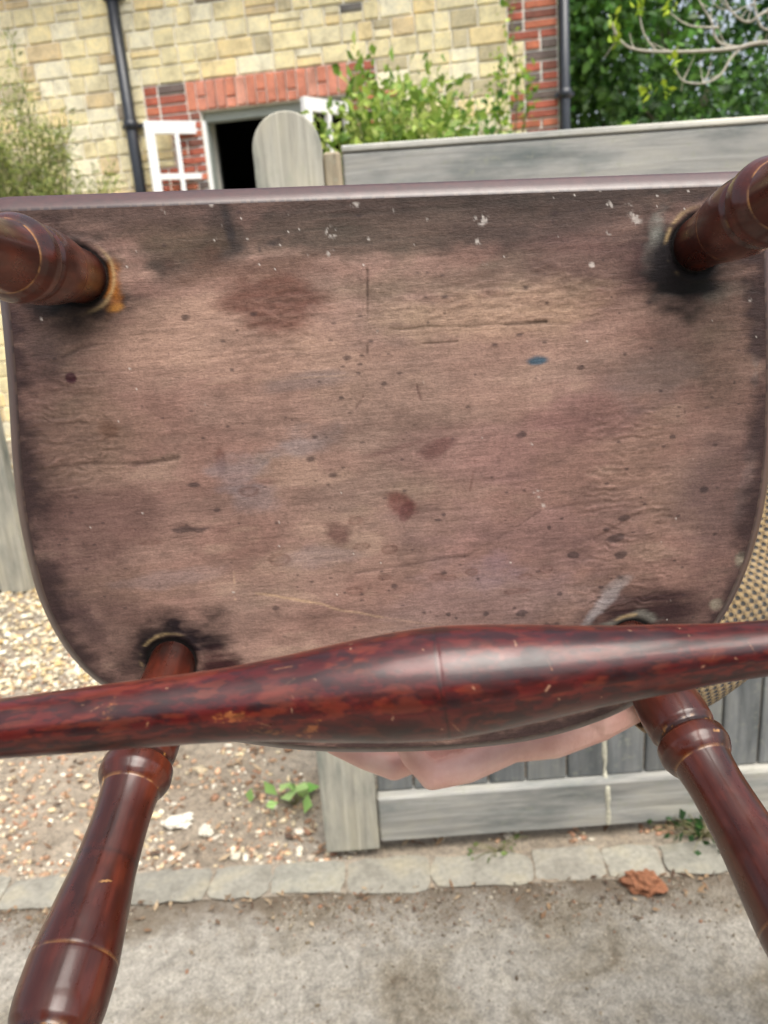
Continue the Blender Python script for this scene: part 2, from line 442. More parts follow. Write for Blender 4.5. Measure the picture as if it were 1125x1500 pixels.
# crumbs gathered on the road against the kerb and loose grit further out
n = 9000
s_ = r.uniform(-1.2, 3.6, n); t_ = -.06-.16*np.abs(r.normal(0, .45, n)); far = r.random(n) < .28
t_ = np.where(far, r.uniform(-1.0, -.06, n), t_)
den = fbm(s_*4, t_*6, 3, 15); keep = (den > .5-.12*sst(.6, 1.6, s_)) | (far & (r.random(n) < .6)); s_, t_ = s_[keep], t_[keep]; m_ = len(s_)
pos = np.stack([KA[0]+KD[0]*s_+KN[0]*t_, KA[1]+KD[1]*s_+KN[1]*t_, np.full(m_, .006)], 1)
sz = r.uniform(.002, .0065, m_)*np.where(r.random(m_) < .05, 1.9, 1)
PAL3 = np.array([lin(c) for c in ((120,106,86),(102,90,72),(136,120,98),(156,146,126),(92,78,62),(186,176,158),(150,112,88),(126,112,92))])
scatter('road_grit', pos, sz, .6, PAL3[r.integers(0, len(PAL3), m_)]*.85, M['crumb'], 23)
# flat dead leaf and bark flakes
def flakes(name, pos, size, cols, mat, seed, tilt=.35):
    r = np.random.default_rng(seed); n = len(pos)
    base = np.array([(-1, 0, 0), (-.2, -.45, .08), (1, 0, .05), (-.2, .45, .1)])
    V = base[None]*size[:, None, None]*.5*np.array([1, 1, 1.0])
    V = V*np.stack([np.ones(n), r.uniform(.3, 1.1, n), r.uniform(-1, 2, n)], 1)[:, None, :]
    th = r.uniform(0, 6.28, n); c, s_ = np.cos(th)[:, None], np.sin(th)[:, None]
    tx = r.normal(0, tilt, n)[:, None]
    Z = V[..., 2]+V[..., 0]*tx
    W = np.stack([V[..., 0]*c-V[..., 1]*s_, V[..., 0]*s_+V[..., 1]*c, Z], -1)+pos[:, None, :]
    Fc = (np.array([(0, 1, 3), (1, 2, 3)])[None]+(np.arange(n)*4)[:, None, None]).reshape(-1, 3)
    return kind(mesh(name, W.reshape(-1, 3), Fc, mat, col=np.repeat(cols, 4, 0)), 'stuff')
n = 800
px_ = r.uniform(-2.4, 1.4, n); py_ = 1.83+.95*r.random(n)**1.3; sz = r.uniform(.012, .045, n)
PAL4 = np.array([lin(c) for c in ((128,98,72),(104,80,60),(154,126,96),(88,68,54),(176,154,124),(126,108,88))])
flakes('leaf_litter', np.stack([px_, py_, gz(py_)+.012], 1), sz, PAL4[r.integers(0, 6, n)], M['crumb'], 31)
n = 420
s_ = r.uniform(-.6, 3.0, n); t_ = -.05-.13*np.abs(r.normal(0, .5, n)); sz = r.uniform(.008, .03, n)
flakes('kerb_litter', np.stack([KA[0]+KD[0]*s_+KN[0]*t_, KA[1]+KD[1]*s_+KN[1]*t_, np.full(n, .012)], 1), sz, PAL4[r.integers(0, 6, n)]*.8, M['crumb'], 32)
def lump(name, loc, size, mat, seed, label, cat, flat=.55, col=None, group=None, fr=5):
    rr = np.random.default_rng(seed)
    import bmesh
    bm = bmesh.new(); bmesh.ops.create_icosphere(bm, subdivisions=3, radius=.5)
    for v in bm.verts:
        n_ = float(fbm(np.array(v.co.x*fr+seed), np.array(v.co.y*fr+v.co.z*fr*1.3), 4, seed))
        v.co = v.co*(.62-.3*(fr > 6)+(.75+.7*(fr > 6))*n_)
        v.co.x *= size*1.25; v.co.y *= size*.85; v.co.z *= size*flat
    me = bpy.data.meshes.new(name); bm.to_mesh(me); bm.free(); me.materials.append(mat)
    if col is not None:
        a = me.attributes.new('col', 'FLOAT_COLOR', 'POINT')
        for d in a.data: d.color = (*col, 1)
    o = bpy.data.objects.new(name, me); o.location = loc; o.rotation_euler = (0, 0, rr.uniform(0, 6)); link(o)
    return tag(o, label, cat, group)
lump('brick_fragment', (.58, 1.612, .016), .075, M['rust'], 4, 'crumbled orange brick lump on the road beside the kerb', 'rubble', .6, fr=9)
lump('white_stone', (-.69, 1.99, .03), .06, M['peb'], 6, 'large white stone on the dirt, left one of the pair', 'stone', .45, lin((206, 200, 186)), fr=8)
lump('white_stone', (-.60, 1.945, .022), .04, M['peb'], 8, 'smaller white stone on the dirt, right one of the pair', 'stone', .5, lin((200, 194, 178)), fr=8)

# ------------------------------------------------------------------ near gate
GX, GY = -.235, 1.80
gate = tag(empty('wooden_gate', (GX, GY, .03)), 'tall weathered grey oak gate with round topped end post behind the chair', 'gate')
def stile(name, x0, x1, z0, ztop, y0, y1, parent, mat, arch=.075):
    pts = [(x0, z0), (x1, z0)]
    cx = (x0+x1)/2; hw = (x1-x0)/2; zs = ztop-arch
    for k in range(0, 17):
        a = math.pi*k/16
        pts.append((cx+hw*math.copysign(abs(math.cos(a))**.95, math.cos(a)), zs+arch*math.sin(a)**1.05))
    V = [(x, y0, z) for x, z in pts]+[(x, y1, z) for x, z in pts]; n = len(pts)
    Fc = [tuple(range(n)), tuple(reversed(range(n, 2*n)))]+[(i, i+n, (i+1) % n+n, (i+1) % n) for i in range(n)]
    o = mesh(name, V, Fc, mat, parent, local=True)
    m = o.modifiers.new('bevel', 'BEVEL'); m.width = .004; m.segments = 2; m.limit_method = 'ANGLE'
    return o
def build_gate(g, W, H, cap=True, detail=True):
    """local frame: x along the gate from the free end, front face at y=0, z from the foot"""
    stile('stile', 0, .148, 0, H+.078, 0, .07, g, M['oakp'])
    stile('stile', W-.148, W, 0, H+.078, 0, .07, g, M['oakp'])
    tr = bevbox('top_rail', .19, W-.151, .012, .068, H-.16, H-.012, M['oakx'], g, .005)
    bevbox('rail_tenon', .150, .188, .006, .066, H-.17, H-.008, M['oakend'], g, .005)
    if cap:
        cp = bevbox('top_edge', .19, W-.151, .010, .070, H-.010, H+.004, M['oakcap'], g, .003)
    bevbox('bottom_rail', .151, W-.151, .010, .062, .012, .155, M['oakx'], g, .006)
    bevbox('middle_rail', .151, W-.151, .014, .062, .82, .95, M['oakx'], g, .006)
    x = .125 if False else .152; i = 0
    while x < W-.155:
        w_ = min(.107+random.uniform(-.006, .006), W-.152-x)
        if w_ > .03:
            bevbox('board', x+.0035, x+w_-.0035, .036+random.uniform(0, .003), .056, .158, H-.163, M['board'], g, .003)
        x += w_; i += 1
GW = 2.3
gate.rotation_euler = (0, .009, 0)
build_gate(gate, GW, 1.785)
# pale dried streak running down boards and bottom rail
Vs = []; Fs = []
rr = random.Random(5)
zz = [.02+i*.02 for i in range(34)]
for z in zz:
    y = .006 if z < .158 else .034
    wv = .0035+rr.random()*.004
    cx = .785-.01*z+rr.uniform(-.0015, .0015)
    Vs += [(cx-wv, y+.003, z), (cx, y-.001, z), (cx+wv, y+.003, z)]
for i in range(len(zz)-1):
    for k in range(2): Fs.append((i*3+k, i*3+k+1, i*3+k+4, i*3+k+3))
mesh('dried_streak', Vs, Fs, M['drip'], gate, True, local=True)
for (x, z) in ((.972, .42), (1.03, .46), (1.09, .475), (.96, .30)):
    V, Fc = tube([(x, .030, z), (x, .037, z)], [.011, .012], 14)
    mesh('plug', V, Fc, M['drip'], gate, False, local=True)
# left leaf of the gateway, folded back up the drive
gate2 = tag(empty('wooden_gate', (-1.745, 3.62, .245), math.radians(176)), 'grey oak gate at the left edge, beside the gravel drive', 'gate')
build_gate(gate2, 1.9, 1.70)

# ------------------------------------------------------------------ house
HZ = .5
house = tag(empty('stone_house', (1.43, 5.845, HZ), math.radians(-8)), 'yellow sandstone house with red brick trim and open white window', 'house')
def hb(name, u0, u1, y0, y1, z0, z1, mat, parent=house, b=0):
    if b: return bevbox(name, u0, u1, y0, y1, z0-HZ, z1-HZ, mat, parent, b)
    V, Fc = boxvf(u0, u1, y0, y1, z0-HZ, z1-HZ); return mesh(name, V, Fc, mat, parent, local=True)
OU0, OU1, OZ0, OZ1 = -2.55, -1.45, 1.72, 2.885          # window opening
UL, ZT = -9.0, 4.3
wall_parts = [boxvf(UL, OU0, 0, .3, .3-HZ, ZT-HZ), boxvf(OU1, 0, 0, .3, .3-HZ, ZT-HZ),
              boxvf(OU0+.001, OU1-.001, 0.001, .299, .3-HZ, OZ0-HZ), boxvf(OU0+.001, OU1-.001, 0.001, .299, OZ1-HZ, ZT-HZ),
              boxvf(-.3, -.001, .301, 6, .3-HZ, ZT-HZ), boxvf(UL, UL+.3, .301, 6, .3-HZ, ZT-HZ), boxvf(UL+.01, -.01, 6.001, 6.3, .3-HZ, ZT-HZ)]
V, Fc = join(wall_parts)
wall = mesh('wall', V, Fc, M['mortar'], house, local=True)
# rows
rows = []; z = .35
def addrows(za, zb):
    z = za
    n = max(1, round((zb-za)/.122)); h = (zb-za)/n
    for i in range(n): rows.append((za+i*h, za+(i+1)*h))
addrows(.35, 1.72); addrows(1.72, 2.885); rows.append((2.885, 3.085)); addrows(3.085, 4.28)
def blockmesh(seed, mat):
    rr = np.random.default_rng(seed); V = []; Fc = []
    # unit block, front at y=-1, rounded arrises, 5x4 face with gentle unevenness
    nx_, nz_ = 5, 4
    us = [-.5, -.46, 0, .46, .5]; zs_ = [-.5, -.44, .44, .5]
    for j, zz_ in enumerate(zs_):
        for i, uu in enumerate(us):
            e = i in (0, nx_-1) or j in (0, nz_-1)
            V.append((uu+rr.normal(0, .006), -.45 if e else -1+rr.normal(0, .12), zz_+rr.normal(0, .012)))
    for j in range(nz_-1):
        for i in range(nx_-1): Fc.append((j*nx_+i, j*nx_+i+1, (j+1)*nx_+i+1, (j+1)*nx_+i))
    n0 = len(V); ring = [0, 1, 2, 3, 4, 9, 14, 19, 18, 17, 16, 15, 10, 5]
    for q in ring: V.append((V[q][0], .6, V[q][2]))
    for a in range(len(ring)):
        b = (a+1) % len(ring); Fc.append((ring[b], ring[a], n0+a, n0+b))
    me = bpy.data.meshes.new('stone'); me.from_pydata(V, [], Fc); me.materials.append(mat)
    return me
SB = [blockmesh(40+i, M['stone']) for i in range(8)]; BB = [blockmesh(60+i, M['brick']) for i in range(5)]
SCOL = [((.80,.70,.42),5),((.77,.68,.41),5),((.82,.76,.55),4),((.76,.62,.34),1.8),((.64,.51,.30),1.0),((.54,.47,.30),.7),((.32,.27,.20),.35),((.15,.14,.13),.25),((.76,.68,.44),3)]
def pick(tab):
    t = random.random()*sum(w_ for _, w_ in tab)
    for c, w_ in tab:
        t -= w_
        if t <= 0: return c
    return tab[-1][0]
BCOL = [((.42,.115,.07),4),((.34,.10,.065),3),((.22,.085,.06),2),((.15,.115,.10),2),((.48,.16,.09),2)]
LCOL = [((.62,.25,.17),3),((.58,.22,.14),3),((.66,.31,.22),2)]
restV, restF, restC = [], [], []
def block(nm, meshes, u0, u1, z0, z1, c, depth=.016, gap=.012, merged=False):
    j = .92+.16*random.random(); c = tuple(v*j for v in c)
    du, dz = u1-u0-gap, z1-z0-gap
    if du < .015 or dz < .015: return
    me = random.choice(meshes)
    if merged:
        n0 = len(restV)
        for v in me.vertices:
            restV.append(((u0+u1)/2+v.co.x*du, v.co.y*depth, (z0+z1)/2-HZ+v.co.z*dz)); restC.append(c)
        for p in me.polygons: restF.append(tuple(i+n0 for i in p.vertices))
        return
    o = bpy.data.objects.new(nm, me); link(o, wall)
    o.location = ((u0+u1)/2, 0, (z0+z1)/2-HZ); o.scale = (du, depth*random.uniform(.8, 1.25), dz); o.color = (*c, 1)
def seen(u0, u1, z0, z1): return u1 > -4.3 and z1 > 2.3 and z0 < 3.7
for ri, (z0, z1) in enumerate(rows):
    tooth = (ri//2) % 2
    # brick zones in this row
    zones = [(-.335 if tooth else -.225, 0.0)]
    if z0 >= 1.5 and z1 <= 3.09:
        zones += [(-2.96 if not tooth or z0 > 2.8 else -2.79, OU0 if z0 < 2.88 else -2.64), (OU1, -1.25 if z0 > 2.8 else (-1.10 if not tooth else -1.28))]
    if abs(z0-2.885) < .01: zones += [(-2.64, -1.45)]
    if z0 >= OZ0-.01 and z1 <= OZ1+.01: zones += [(OU0, OU1)]
    zones.sort()
    # stones in the free intervals
    free = []; u = UL
    for a, b in zones:
        if a > u+1e-6: free.append((u, a))
        u = max(u, b)
    for a, b in free:
        u = a
        while u < b-.001:
            wd = random.choice((.11, .13, .16, .19, .23, .27)); 
            if b-(u+wd) < .09: wd = b-u
            split = random.random() < .16 or (z1-z0 > .18)
            mg = not seen(u, u+wd, z0, z1)
            if split:
                zm = z0+(z1-z0)*random.uniform(.42, .58)
                block('stone', SB, u, u+wd, z0, zm, pick(SCOL), merged=mg); block('stone', SB, u, u+wd, zm, z1, pick(SCOL), merged=mg)
            else: block('stone', SB, u, u+wd, z0, z1, pick(SCOL), merged=mg)
            u += wd
    nc = max(1, round((z1-z0)/.071))
    for a, b in zones:
        if (a, b) == (OU0, OU1) or (abs(a+2.64) < .01 and abs(b+1.45) < .01): continue
        for k in range(nc):
            za, zb = z0+(z1-z0)*k/nc, z0+(z1-z0)*(k+1)/nc
            cuts = [a]; u = a+(.11 if (k+ri) % 2 else .0)
            if u > a: cuts.append(u)
            while cuts[-1]+.215 < b-.05: cuts.append(cuts[-1]+(.215 if (len(cuts)+k) % 2 else .11))
            cuts.append(b)
            for c0, c1 in zip(cuts, cuts[1:]):
                block('brick', BB, c0, c1, za, zb, pick(BCOL), gap=.015, merged=not seen(c0, c1, za, zb))
me_ = mesh('stone_courses', restV, restF, M['stonej'], house, local=True, col=np.array(restC)); kind(me_, 'stuff')
# soldier arch over the window: upright bricks, every second column cut in two
u = -2.64; k = 0
while u < -1.451:
    u1 = min(u+.0744, -1.45)
    if k % 3 == 1:
        block('brick', BB, u, u1, 2.885, 2.955+.02*(k % 2), pick(LCOL), gap=.009); block('brick', BB, u, u1, 2.955+.02*(k % 2), 3.085, pick(LCOL), gap=.009)
    else: block('brick', BB, u, u1, 2.885, 3.085, pick(LCOL), gap=.009)
    u = u1; k += 1
# room behind the window
V, Fc = join([boxvf(-3.6, -.6, 2.4, 2.5, .4-HZ, 3.4-HZ), boxvf(-3.7, -3.6, .301, 2.5, .4-HZ, 3.4-HZ), boxvf(-.6, -.5, .301, 2.5, .4-HZ, 3.4-HZ),
              boxvf(-3.7, -.5, .301, 2.5, 3.4-HZ, 3.5-HZ), boxvf(-3.7, -.5, .301, 2.5, .35-HZ, .4-HZ), boxvf(-3.6, OU0+.01, .3005, .33, .4-HZ, 3.4-HZ), boxvf(OU1-.01, -.6, .3005, .33, .4-HZ, 3.4-HZ)])
mesh('room', V, Fc, M['dark'], house, local=True)
win = mesh('window_frame', *join([boxvf(OU0+.004, OU1-.004, .05, .13, 2.822-HZ, 2.882-HZ), boxvf(OU0+.004, OU0+.022, .05, .13, 1.78-HZ, 2.821-HZ), boxvf(OU1-.055, OU1-.004, .05, .13, 1.78-HZ, 2.821-HZ), boxvf(OU0-.03, OU1+.03, -.05, .2, 1.725-HZ, 1.779-HZ)]), M['beam'], house, local=True)
def casement(hu, sgn, ang):
    """hinged at (hu, .03), leaf runs sgn*x when shut, swung outwards by ang"""
    W_, Z0, Z1 = .44, 1.80, 2.825
    t = .04; ca, sa = math.cos(ang), math.sin(ang)
    def tr(V): return [(hu+sgn*(x*ca)-0*y, .02-(x*sa)+(y*1.0 if False else 0)+(-y*0), z-HZ) if False else (hu+sgn*(x*ca-y*sa), .02-(x*sa+y*ca), z-HZ) for x, y, z in V]
    parts = [(0, .065, Z0, Z1), (W_-.065, W_, Z0, Z1), (.066, W_-.066, Z1-.085, Z1), (.066, W_-.066, Z0, Z0+.08)]
    xm = W_/2; parts.append((xm-.016, xm+.016, Z0+.081, Z1-.086))
    hh = (Z1-.085-Z0-.08)/3
    cas = None
    P_ = []
    for a, b, c, d in parts: v, f = boxvf(a, b, 0, t, c, d); P_.append((tr(v), f))
    for q in (1, 2):
        zc = Z0+.08+hh*q
        for a, b in ((.0665, xm-.0165), (xm+.0165, W_-.0665)):
            v, f = boxvf(a, b, .002, t-.002, zc-.02, zc+.02); P_.append((tr(v), f))
    V, Fc = join(P_)
    cas = mesh('casement', V, Fc, M['white'], house, local=True)
    for q in range(3):
        for a, b in ((.067, xm-.017), (xm+.017, W_-.067)):
            v, f = boxvf(a, b, .018, .022, Z0+.08+hh*q+(.021 if q else .001), Z0+.08+hh*(q+1)-(.021 if q < 2 else .001))
            mesh('pane', tr(v), f, M['glass'], cas, local=True)
    return cas, tr
cl, trl = casement(OU0+.02, 1, math.radians(150))
V, Fc = tube(smoothpts(trl([(.41, .055, 2.79), (.415, .06, 2.72), (.40, .06, 2.66), (.37, .06, 2.655)]), 4), .007, 8)
mesh('stay', V, Fc, M['iron'], cl, local=True)
casement(OU1-.02, -1, math.radians(52))
def drain(u, y, r_, zb, zt, cl_):
    V, Fc = tube([(u, y, zb-HZ), (u, y, zt-HZ)], r_, 20); p = mesh('drainpipe', V, Fc, M['pipe'], house, True, local=True)
    for zc in cl_:
        V, Fc = tube([(u, y, zc-.03-HZ), (u, y, zc-.028-HZ), (u, y, zc+.028-HZ), (u, y, zc+.03-HZ)], [r_*1.01, r_*1.28, r_*1.28, r_*1.01], 20); mesh('collar', V, Fc, M['pipe'], p, True, local=True)
        V, Fc = boxvf(u-r_*1.9, u+r_*1.9, y+r_*.5, -.008, zc-.012-HZ, zc+.012-HZ); mesh('bracket', V, Fc, M['pipe'], p, local=True)
drain(-3.06, -.075, .042, .6, 4.25, (1.4, 2.83, 3.66))
drain(.035, -.06, .034, .6, 4.25, (1.4, 2.72, 3.9))
V, Fc = join([([(UL-.3, -.4, ZT-HZ-.1), (.35, -.4, ZT-HZ-.1), (.35, 3.1, ZT-HZ+2.0), (UL-.3, 3.1, ZT-HZ+2.0), (UL-.3, -.4, ZT-HZ+.02), (.35, -.4, ZT-HZ+.02), (.35, 3.1, ZT-HZ+2.12), (UL-.3, 3.1, ZT-HZ+2.12)], boxvf(0, 1, 0, 1, 0, 1)[1]),
              ([(UL-.3, 6.7, ZT-HZ-.1), (.35, 6.7, ZT-HZ-.1), (.35, 3.11, ZT-HZ+2.0), (UL-.3, 3.11, ZT-HZ+2.0), (UL-.3, 6.7, ZT-HZ+.02), (.35, 6.7, ZT-HZ+.02), (.35, 3.11, ZT-HZ+2.12), (UL-.3, 3.11, ZT-HZ+2.12)], boxvf(0, 1, 0, 1, 0, 1)[1])])
mesh('roof', V, Fc, M['roof'], house, local=True)
for uu in (-.15, UL+.15):
    mesh('gable', [(uu, 0.01, ZT-HZ-.02), (uu, 6.2, ZT-HZ-.02), (uu, 3.1, ZT-HZ+1.98)], [(0, 1, 2)], M['mortar'], house, local=True)

# ------------------------------------------------------------------ plants
def leafcloud(name, pos, nrm, size, cols, mat, parent, seed, aspect=.5, droop=.2):
    """each leaf a folded, pointed pair of quads"""
    r = np.random.default_rng(seed); n = len(pos)
    a = r.normal(0, 1, (n, 3)); a += nrm*1.2; a[:, 2] -= droop; a /= np.linalg.norm(a, axis=1)[:, None]
    b = np.cross(a, r.normal(0, 1, (n, 3))); b /= np.linalg.norm(b, axis=1)[:, None]+1e-9
    c = np.cross(a, b)
    L = size[:, None]; w_ = L*aspect*.5
    P0 = pos; P1 = pos+a*L*.5+b*w_+c*L*.10; P2 = pos+a*L; P3 = pos+a*L*.5-b*w_+c*L*.10
    V = np.stack([P0, P1, P2, P3], 1).reshape(-1, 3)
    i = (np.arange(n)*4)[:, None]
    Fc = np.concatenate([i+np.array([[0, 1, 2]]), i+np.array([[0, 2, 3]])], 0)
    return mesh(name, V, Fc, mat, parent, col=np.repeat(cols, 4, 0))
def palette(cs, n, r, jit=.3):
    P_ = np.array([lin(c) for c in cs]); return P_[r.integers(0, len(P_), n)]*r.uniform(1-jit, 1+jit, (n, 1))
def stemset(paths, r0, r1, seg=6):
    out = []
    for p in paths:
        n = len(p); out.append(tube(p, [r0+(r1-r0)*i/(n-1) for i in range(n)], seg))
    return join(out)
def shrub(name, base, top, spread, nst, per, lsize, cols, label, cat, seed, aspect=.5, start=.35, r0=.008, up=1.0, lat=.05):
    r = np.random.default_rng(seed); root = tag(empty(name, base), label, cat)
    paths = []; pos = []; nr = []
    for k in range(nst):
        a = r.uniform(0, 2*np.pi); rad = spread*np.sqrt(r.random()); h = (top-base[2])*r.uniform(.62, 1.0)*(1-.25*(rad/spread)**2)
        tip = np.array(base)+np.array([math.cos(a)*rad, math.sin(a)*rad*.7, h])
        mid = np.array(base)*.5+tip*.5+np.array([-math.cos(a)*rad*.25, -math.sin(a)*rad*.2, h*.08])+r.normal(0, .03, 3)
        p = smoothpts([np.array(base)+r.normal(0, .03, 3)*[1, 1, 0], mid, tip], 6); paths.append(p)
        P_ = np.array([tuple(q) for q in p])
        for _ in range(per):
            t = start+(1-start)*r.random()**.8; f = t*(len(P_)-1); i = min(int(f), len(P_)-2); q = P_[i]+(P_[i+1]-P_[i])*(f-i)
            off = r.normal(0, lat, 3); pos.append(q+off); nr.append(off/(np.linalg.norm(off)+1e-6)+np.array([0, 0, .6*up]))
    V, Fc = stemset(paths, r0, r0*.3); mesh('stem', V, Fc, M['stem'], root, True)
    pos = np.array(pos); n = len(pos)
    leafcloud('foliage', pos, np.array(nr), lsize*r.uniform(.6, 1.25, n), palette(cols, n, r), M['leaf'], root, seed+1, aspect)
    return root
shrub('feathery_shrub', (-2.02, 5.15, .46), 3.12, .55, 110, 150, .05, ((150,160,84),(128,142,76),(172,176,110),(112,128,66)), 'feathery olive green shrub against the yellow wall at the left', 'shrub', 51, .22, .3, .006, 1.2, .03)
shrub('leafy_shrub', (.30, 4.75, .4), 2.84, .64, 64, 170, .07, ((140,166,72),(164,184,88),(118,148,62),(184,198,112),(98,130,56)), 'bright yellow green leafy shrub above the gate rail', 'shrub', 53, .55, .38, .008, .6, .06)
shrub('leafy_shrub', (.92, 5.2, .42), 2.66, .28, 22, 120, .065, ((96,140,60),(120,160,70),(76,118,52)), 'mid green shrub between the bright shrub and the brick corner', 'shrub', 57, .55, .4, .006, .5, .06)
# thin climber on the corner
r = np.random.default_rng(77); cl = tag(empty('climbing_plant', (1.06, 5.52, .52)), 'thin leafy climber rising beside the brick house corner', 'climber')
paths = [smoothpts([(1.06, 5.52, .52), (1.10, 5.6, 1.5), (1.06, 5.62, 2.2), (1.10, 5.62, 2.75), (1.07, 5.62, 3.3), (1.10, 5.63, 3.8)], 8), smoothpts([(1.08, 5.6, 1.8), (1.0, 5.56, 2.3), (.96, 5.55, 2.65), (.99, 5.56, 2.95)], 8), smoothpts([(1.08, 5.62, 2.3), (1.15, 5.58, 2.6), (1.13, 5.57, 2.85)], 8)]
V, Fc = stemset(paths, .008, .003); mesh('stem', V, Fc, M['stem'], cl, True)
pos = []
for p, cnt in zip(paths, (110, 150, 70)):
    for _ in range(cnt):
        q = np.array(p[int((.35+.65*r.random())*(len(p)-1))]); pos.append(q+r.normal(0, .04, 3)*[1, .5, 1])
pos = np.array(pos); n = len(pos)
leafcloud('foliage', pos, np.tile([0, -.6, .3], (n, 1)), .05*r.uniform(.6, 1.3, n), palette(((140,170,70),(110,150,56),(170,190,90)), n, r), M['leaf'], cl, 78, .6)
# sprig showing over the rail
shrub('young_shrub', (1.42, 4.6, .38), 2.30, .14, 7, 60, .055, ((150,180,70),(120,160,60)), 'small light green sprig showing over the gate rail', 'shrub', 59, .55, .5, .005, .5, .045)

def tree(name, base, h, cr, crz, cz, nclump, nleaf, lsize, cols, label, seed, clump=.5):
    r = np.random.default_rng(seed); root = tag(empty(name, base), label, 'tree', 'trees beyond the house')
    b = np.array(base, float); paths = [smoothpts([b, b+[.1, 0, h*.3], b+[-.05, .1, h*.6], b+[.1, 0, h*.92]], 6)]
    parts = [tube(paths[0], [.22-.17*i/(len(paths[0])-1) for i in range(len(paths[0]))], 10)]
    cen = []
    for k in range(nclump):
        d = r.normal(0, 1, 3); d /= np.linalg.norm(d); rad = r.random()**.4
        cen.append(b+[0, 0, cz]+d*rad*np.array([cr, cr, crz]))
    cen = np.array(cen)
    for k in range(0, nclump, 3):
        c = cen[k]; st = b+[0, 0, min(h*.85, max(h*.2, (c[2]-b[2])*.7))]
        parts.append(tube(smoothpts([st, (st+c)/2+[0, 0, .1], c], 4), [.05, .045, .04, .035, .03, .026, .022, .017, .012], 6))
    V, Fc = join(parts); mesh('trunk', V, Fc, M['bark'], root, True)
    idx = r.integers(0, nclump, nleaf); off = r.normal(0, clump, (nleaf, 3))*[1, 1, .62]
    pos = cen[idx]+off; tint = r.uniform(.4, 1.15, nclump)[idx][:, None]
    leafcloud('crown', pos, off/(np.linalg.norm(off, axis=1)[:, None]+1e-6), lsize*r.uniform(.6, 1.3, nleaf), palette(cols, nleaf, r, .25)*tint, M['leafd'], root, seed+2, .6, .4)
    return root
DK = ((72,110,44),(56,94,40),(88,128,52),(46,80,36)); MD = ((86,132,52),(104,148,60),(70,114,48)); CN = ((50,92,50),(42,78,46),(64,108,56))
tree('broadleaf_tree', (3.2, 12.6, .5), 7.0, 1.7, 3.0, 4.2, 60, 13000, .15, MD, 'mid green tree close behind the house corner', 61, .42)
tree('broadleaf_tree', (5.6, 15.2, .5), 8.0, 2.2, 3.2, 5.0, 32, 5000, .17, DK, 'dark tree in the middle with sky gaps in its crown', 63, .42)
tree('evergreen_tree', (7.3, 12.2, .5), 8.0, 1.7, 3.4, 4.2, 60, 12000, .14, CN, 'dense dark evergreen at the right edge beyond the gate', 65, .40)
tree('broadleaf_tree', (1.2, 17.5, .5), 9.0, 2.0, 3.6, 5.0, 50, 9000, .2, DK, 'far dark tree furthest back behind the house corner', 67, .5)
tree('low_tree', (4.6, 11.2, .5), 3.6, 1.8, 1.1, 2.4, 36, 7000, .12, DK, 'low bushy tree just above the gate rail', 69, .36)
# bare young tree at the right whose branch hangs into view
bt = tag(empty('young_tree', (2.35, 3.3, .2)), 'pale bare branch with a few new leaves at upper right', 'tree')
paths = [smoothpts([(2.35, 3.3, .2), (2.33, 3.3, 1.3), (2.36, 3.28, 2.2), (2.3, 3.26, 3.4)], 6)]
parts = [tube(paths[0], [.035-.02*i/(len(paths[0])-1) for i in range(len(paths[0]))], 10)]
BR = [([(2.34, 3.28, 1.95), (1.9, 3.24, 2.26), (1.567, 3.2, 2.293), (1.427, 3.2, 2.281), (1.21, 3.2, 2.287), (1.069, 3.2, 2.306), (1.01, 3.2, 2.345), (.985, 3.2, 2.40)], .009, .0028),
      ([(1.46, 3.2, 2.283), (1.385, 3.21, 2.311), (1.35, 3.2, 2.38), (1.30, 3.2, 2.46), (1.28, 3.2, 2.56)], .0055, .002),
      ([(1.47, 3.2, 2.284), (1.43, 3.2, 2.25), (1.392, 3.2, 2.196), (1.329, 3.2, 2.173), (1.251, 3.2, 2.188), (1.22, 3.2, 2.24)], .0055, .002),
      ([(2.34, 3.28, 2.2), (1.8, 3.22, 2.50), (1.561, 3.2, 2.399), (1.487, 3.2, 2.366), (1.422, 3.2, 2.409), (1.395, 3.2, 2.46), (1.38, 3.2, 2.55)], .0065, .002),
      ([(1.75, 3.2, 2.46), (1.56, 3.18, 2.33), (1.5, 3.18, 2.42), (1.49, 3.18, 2.6)], .005, .002),
      ([(1.15, 3.2, 2.293), (1.10, 3.2, 2.36), (1.085, 3.21, 2.45)], .004, .002),
      ([(1.38, 3.2, 2.355), (1.27, 3.2, 2.37), (1.20, 3.21, 2.42)], .004, .002)]
rt = random.Random(3)
for p_, a_, b_ in list(BR):
    for q_ in p_[2:-1]:
        for _ in range(2):
            dx_, dz_ = rt.uniform(-.09, .05), rt.uniform(-.06, .10)
            BR.append(([q_, (q_[0]+dx_*.5, q_[1]+.01, q_[2]+dz_*.4), (q_[0]+dx_, q_[1]+rt.uniform(-.03, .03), q_[2]+dz_)], .0025, .0011))
for p, a, b in BR:
    q = smoothpts(p, 6); parts.append(tube(q, [a+(b-a)*i/(len(q)-1) for i in range(len(q))], 8))
V, Fc = join(parts); mesh('trunk', V, Fc, M['twig'], bt, True)
r = np.random.default_rng(90)
pos = []
for c in ((.985, 3.2, 2.40), (.99, 3.2, 2.34), (1.22, 3.2, 2.25), (1.19, 3.2, 2.155), (1.085, 3.2, 2.45), (1.2, 3.2, 2.43), (1.12, 3.2, 2.16)): pos += [np.array(c)+r.normal(0, .011, 3) for _ in range(9)]
pos = np.array(pos); leafcloud('leaves', pos, np.tile([0, 0, .2], (len(pos), 1)), .038*r.uniform(.6, 1.2, len(pos)), palette(((176,196,60),(150,180,50)), len(pos), r), M['leaf'], bt, 91, .5)

